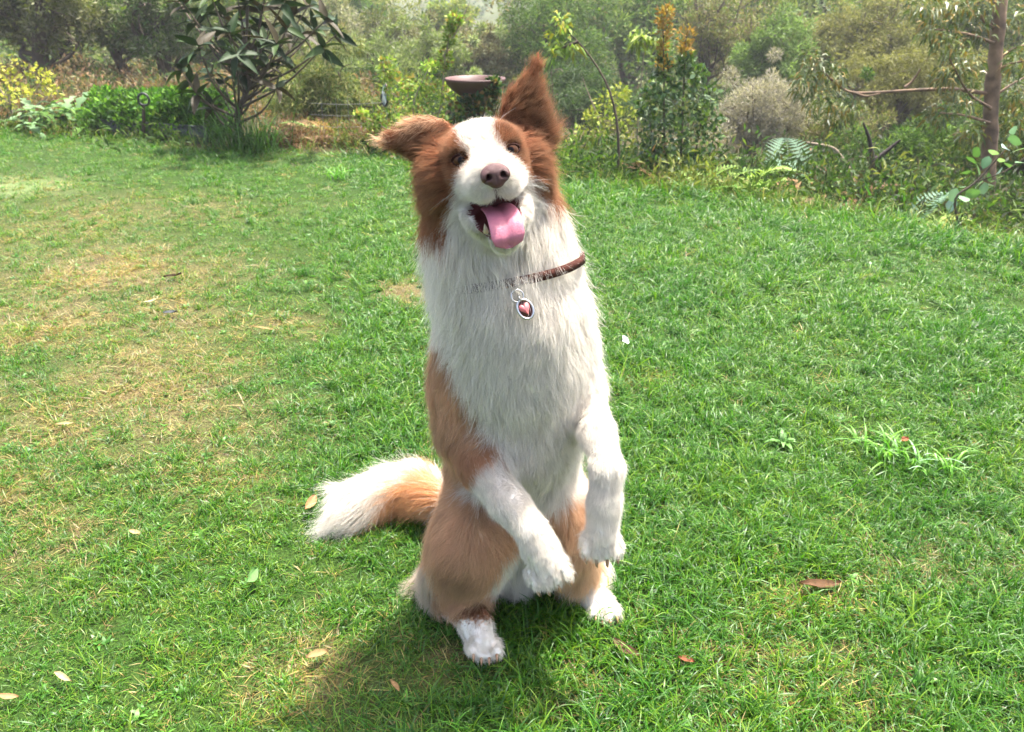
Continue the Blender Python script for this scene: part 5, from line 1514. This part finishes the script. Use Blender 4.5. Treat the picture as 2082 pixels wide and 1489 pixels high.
# claws
m_claw = mat_basic('claw', srgb(150, 116, 86), rough=.35)
for (u0, v0, Y, du, su, dy, arm_) in ((1108, 1150, .985, 1, 15, -.012, True), (1222, 1095, 1.02, 0, 15, -.012, True), (983, 1312, 1.05, 0, 15, -.022, False), (1228, 1236, 1.155, 0, 14, -.022, False)):
    for t in (-1.5, -.5, .5, 1.5):
        if arm_:
            b = P(u0 + t * 21.5 + (14 if du else 2), v0 + 38 - abs(t) * 7 + (-t * 7 if du else 0), Y - .016)
            c = b + np.array((.004 if du else 0, -.006, -.013)); e = c + np.array((.002, .001, -.007))
        else:
            b = P(u0 + t * su * 1.05 + 4, v0 + 24 - abs(t) * 7, Y + dy); b[2] = max(b[2], .012)
            c = b + np.array((0, -.012, .0)); e = c + np.array((0, -.006, -.006))
        V, Q = tube_mesh([(smooth_path([b, c, e], 6), .0032 * np.array((1, 1, .9, .7, .4, .08)))], 7)
        link('claw', new_mesh('claw', V, quads=Q), dog, m_claw)
# whiskers
r = np.random.default_rng(5); W = []
for s in (-1, 1):
    for k_ in range(8):
        a = np.array((s * r.uniform(.024, .036), r.uniform(.07, .105), r.uniform(-.042, -.018)))
        d = norm(np.array((s * 1.0, r.uniform(-.5, .0), r.uniform(-.75, .1))))
        ln = r.uniform(.025, .055)
        q = np.linspace(0, 1, 7)[:, None]
        W.append(H0 + (a + d * q * ln + np.array((0, -.012, -.008)) * q ** 2) @ HM.T)
W = np.array(W)
m_wh = mat_basic('whisker', (.85, .83, .78), rough=.4)
curves_obj('whiskers', W, np.full((1, 7), .00015) * np.linspace(1, .2, 7), np.array((.85, .83, .78)), dog, m_wh)

# ---------------- collar with its tag: the collar can be taken off, so it is a thing of its own
ccen = P(1028, 552, 1.175)
cu = norm(np.array((-.19, .16, 1.0)))                              # axis of the ring
cxa = norm(np.cross(np.array((0, 1.0, 0)), cu)); cya = np.cross(cu, cxa)
ang = np.linspace(0, 2 * math.pi, 72, endpoint=False)
dirs = np.cos(ang)[:, None] * cxa + np.sin(ang)[:, None] * cya
tt = np.linspace(.03, .17, 300)
ring = []
for d in dirs:
    sd = GR.sample(ccen + tt[:, None] * d); ring.append(tt[np.argmax(sd > .0038 + .0165 * np.clip(d[0] * 3.0 - .55, 0, 1))])
ring = np.array(ring); kk = np.ones(9) / 9
ring = np.convolve(np.concatenate([ring[-4:], ring, ring[:4]]), kk, 'valid')
V = []
for wz, dr in ((-.0065, 0), (.0065, 0), (.0065, .0030), (-.0065, .0030)):
    V.append(ccen + dirs * (ring + dr)[:, None] + cu * wz)
V = np.vstack(V); n_ = 72; Q = []
for a_, b_ in ((0, 1), (1, 2), (2, 3), (3, 0)):
    for i_ in range(n_):
        j_ = (i_ + 1) % n_
        Q.append((a_ * n_ + i_, b_ * n_ + i_, b_ * n_ + j_, a_ * n_ + j_))
m_leather = mat_basic('collar_leather', srgb(66, 36, 28), rough=.8, spec=.15, noise=.25, nscale=160, bump=.3)
collar = empty('dog_collar', tuple(ccen))
tag(collar, 'brown leather dog collar half hidden in white neck fur', 'collar')
bpy.context.view_layer.update()
link('strap', new_mesh('strap', V, quads=Q, smooth=False), collar, m_leather)
m_steel = mat_basic('steel', (.55, .53, .50), rough=.28, metal=1.0)
# split ring and oval tag hang in front of the breast
def ring_tube(c, ax, ay, ra, rb, r, n=40):
    a = np.linspace(0, 2 * math.pi, n + 1)
    pts = c + ra * np.cos(a)[:, None] * ax + rb * np.sin(a)[:, None] * ay
    return tube_mesh([(pts, np.full(n + 1, r))], 8)
def surf_front(u, v, clear):
    for Y in np.linspace(.95, 1.25, 600):
        if GR.sample(P(u, v, Y)[None])[0] < clear: return P(u, v, Y)
tcn = surf_front(1068, 629, .024)
rcn = surf_front(1052, 602, .022)
nrm_t = norm(np.array((.12, -.9, .42))); ay_ = norm(np.array((-.42, -.1, 1.0))); ay_ = norm(ay_ - nrm_t * (ay_ @ nrm_t)); ax_ = np.cross(ay_, nrm_t)
V, Q = ring_tube(rcn, ax_, ay_, .0085, .0085, .0010)
link('split_ring', new_mesh('split_ring', V, quads=Q), collar, m_steel)
def disc(c, ax, ay, ra, rb, n, th, num=40, inner=0):
    a = np.linspace(0, 2 * math.pi, num, endpoint=False)
    V = [c + n * th, c - n * th]
    for s in (1, -1):
        for x in a: V.append(c + ra * math.cos(x) * ax + rb * math.sin(x) * ay + s * n * th)
    T = []; Q = []
    for i in range(num):
        j = (i + 1) % num
        T.append((0, 2 + i, 2 + j)); T.append((1, 2 + num + j, 2 + num + i)); Q.append((2 + i, 2 + num + i, 2 + num + j, 2 + j))
    return np.array(V), T, Q
V, T, Q = disc(tcn, ax_, ay_, .0105, .0140, nrm_t, .0012)
m_tagback = mat_basic('tag_enamel', srgb(64, 30, 28), rough=.3)
tg = link('identity_tag', new_mesh('identity_tag', V, tris=T, quads=Q, smooth=False), collar, m_tagback)
V, Q = ring_tube(tcn + nrm_t * .0006, ax_, ay_, .0105, .0140, .0019)
link('rim', new_mesh('rim', V, quads=Q), tg, m_steel)
V, Q = ring_tube(tcn + ay_ * .0165, nrm_t, ay_, .0035, .0035, .0009, 20)
link('loop', new_mesh('loop', V, quads=Q), tg, m_steel)
a = np.linspace(0, 2 * math.pi, 48, endpoint=False)
hx = 16 * np.sin(a) ** 3; hy = 13 * np.cos(a) - 5 * np.cos(2 * a) - 2 * np.cos(3 * a) - np.cos(4 * a)
hp = tcn + nrm_t * .0021 + (hx / 16 * .0076)[:, None] * ax_ + ((hy + 2) / 16 * .0092)[:, None] * ay_
V = np.vstack([tcn + nrm_t * .0026, hp, hp - nrm_t * .0010])
T = [(0, 1 + (i + 1) % 48, 1 + i) for i in range(48)]; Q = [(1 + i, 1 + (i + 1) % 48, 49 + (i + 1) % 48, 49 + i) for i in range(48)]
m_heart = mat_basic('heart_enamel', srgb(214, 112, 112), rough=.3)
link('heart', new_mesh('heart', V, tris=T, quads=Q, smooth=False), tg, m_heart)
# ================================================================== hazy air of the valley
def box_mesh(lo, hi):
    V = [(x, y, z) for x in (lo[0], hi[0]) for y in (lo[1], hi[1]) for z in (lo[2], hi[2])]
    Q = [(0, 1, 3, 2), (4, 6, 7, 5), (0, 4, 5, 1), (2, 3, 7, 6), (0, 2, 6, 4), (1, 5, 7, 3)]
    return V, Q
hv, hq_ = box_mesh((-335, -16, -4.5), (335, 445, 15))
hz = link('haze', new_mesh('haze', hv, quads=hq_, smooth=False))
m_haze = bpy.data.materials.new('haze_air'); m_haze.use_nodes = True
hn = m_haze.node_tree.nodes; hn.remove(hn['Principled BSDF'])
pv = hn.new('ShaderNodeVolumePrincipled')
pv.inputs['Color'].default_value = (.93, .95, .97, 1)
pv.inputs['Density'].default_value = .0018
pv.inputs['Anisotropy'].default_value = .2
m_haze.node_tree.links.new(pv.outputs[0], hn['Material Output'].inputs['Volume'])
hz.data.materials.append(m_haze)
tag(hz, 'thin pale haze hanging in the valley air', 'haze', kind='stuff')
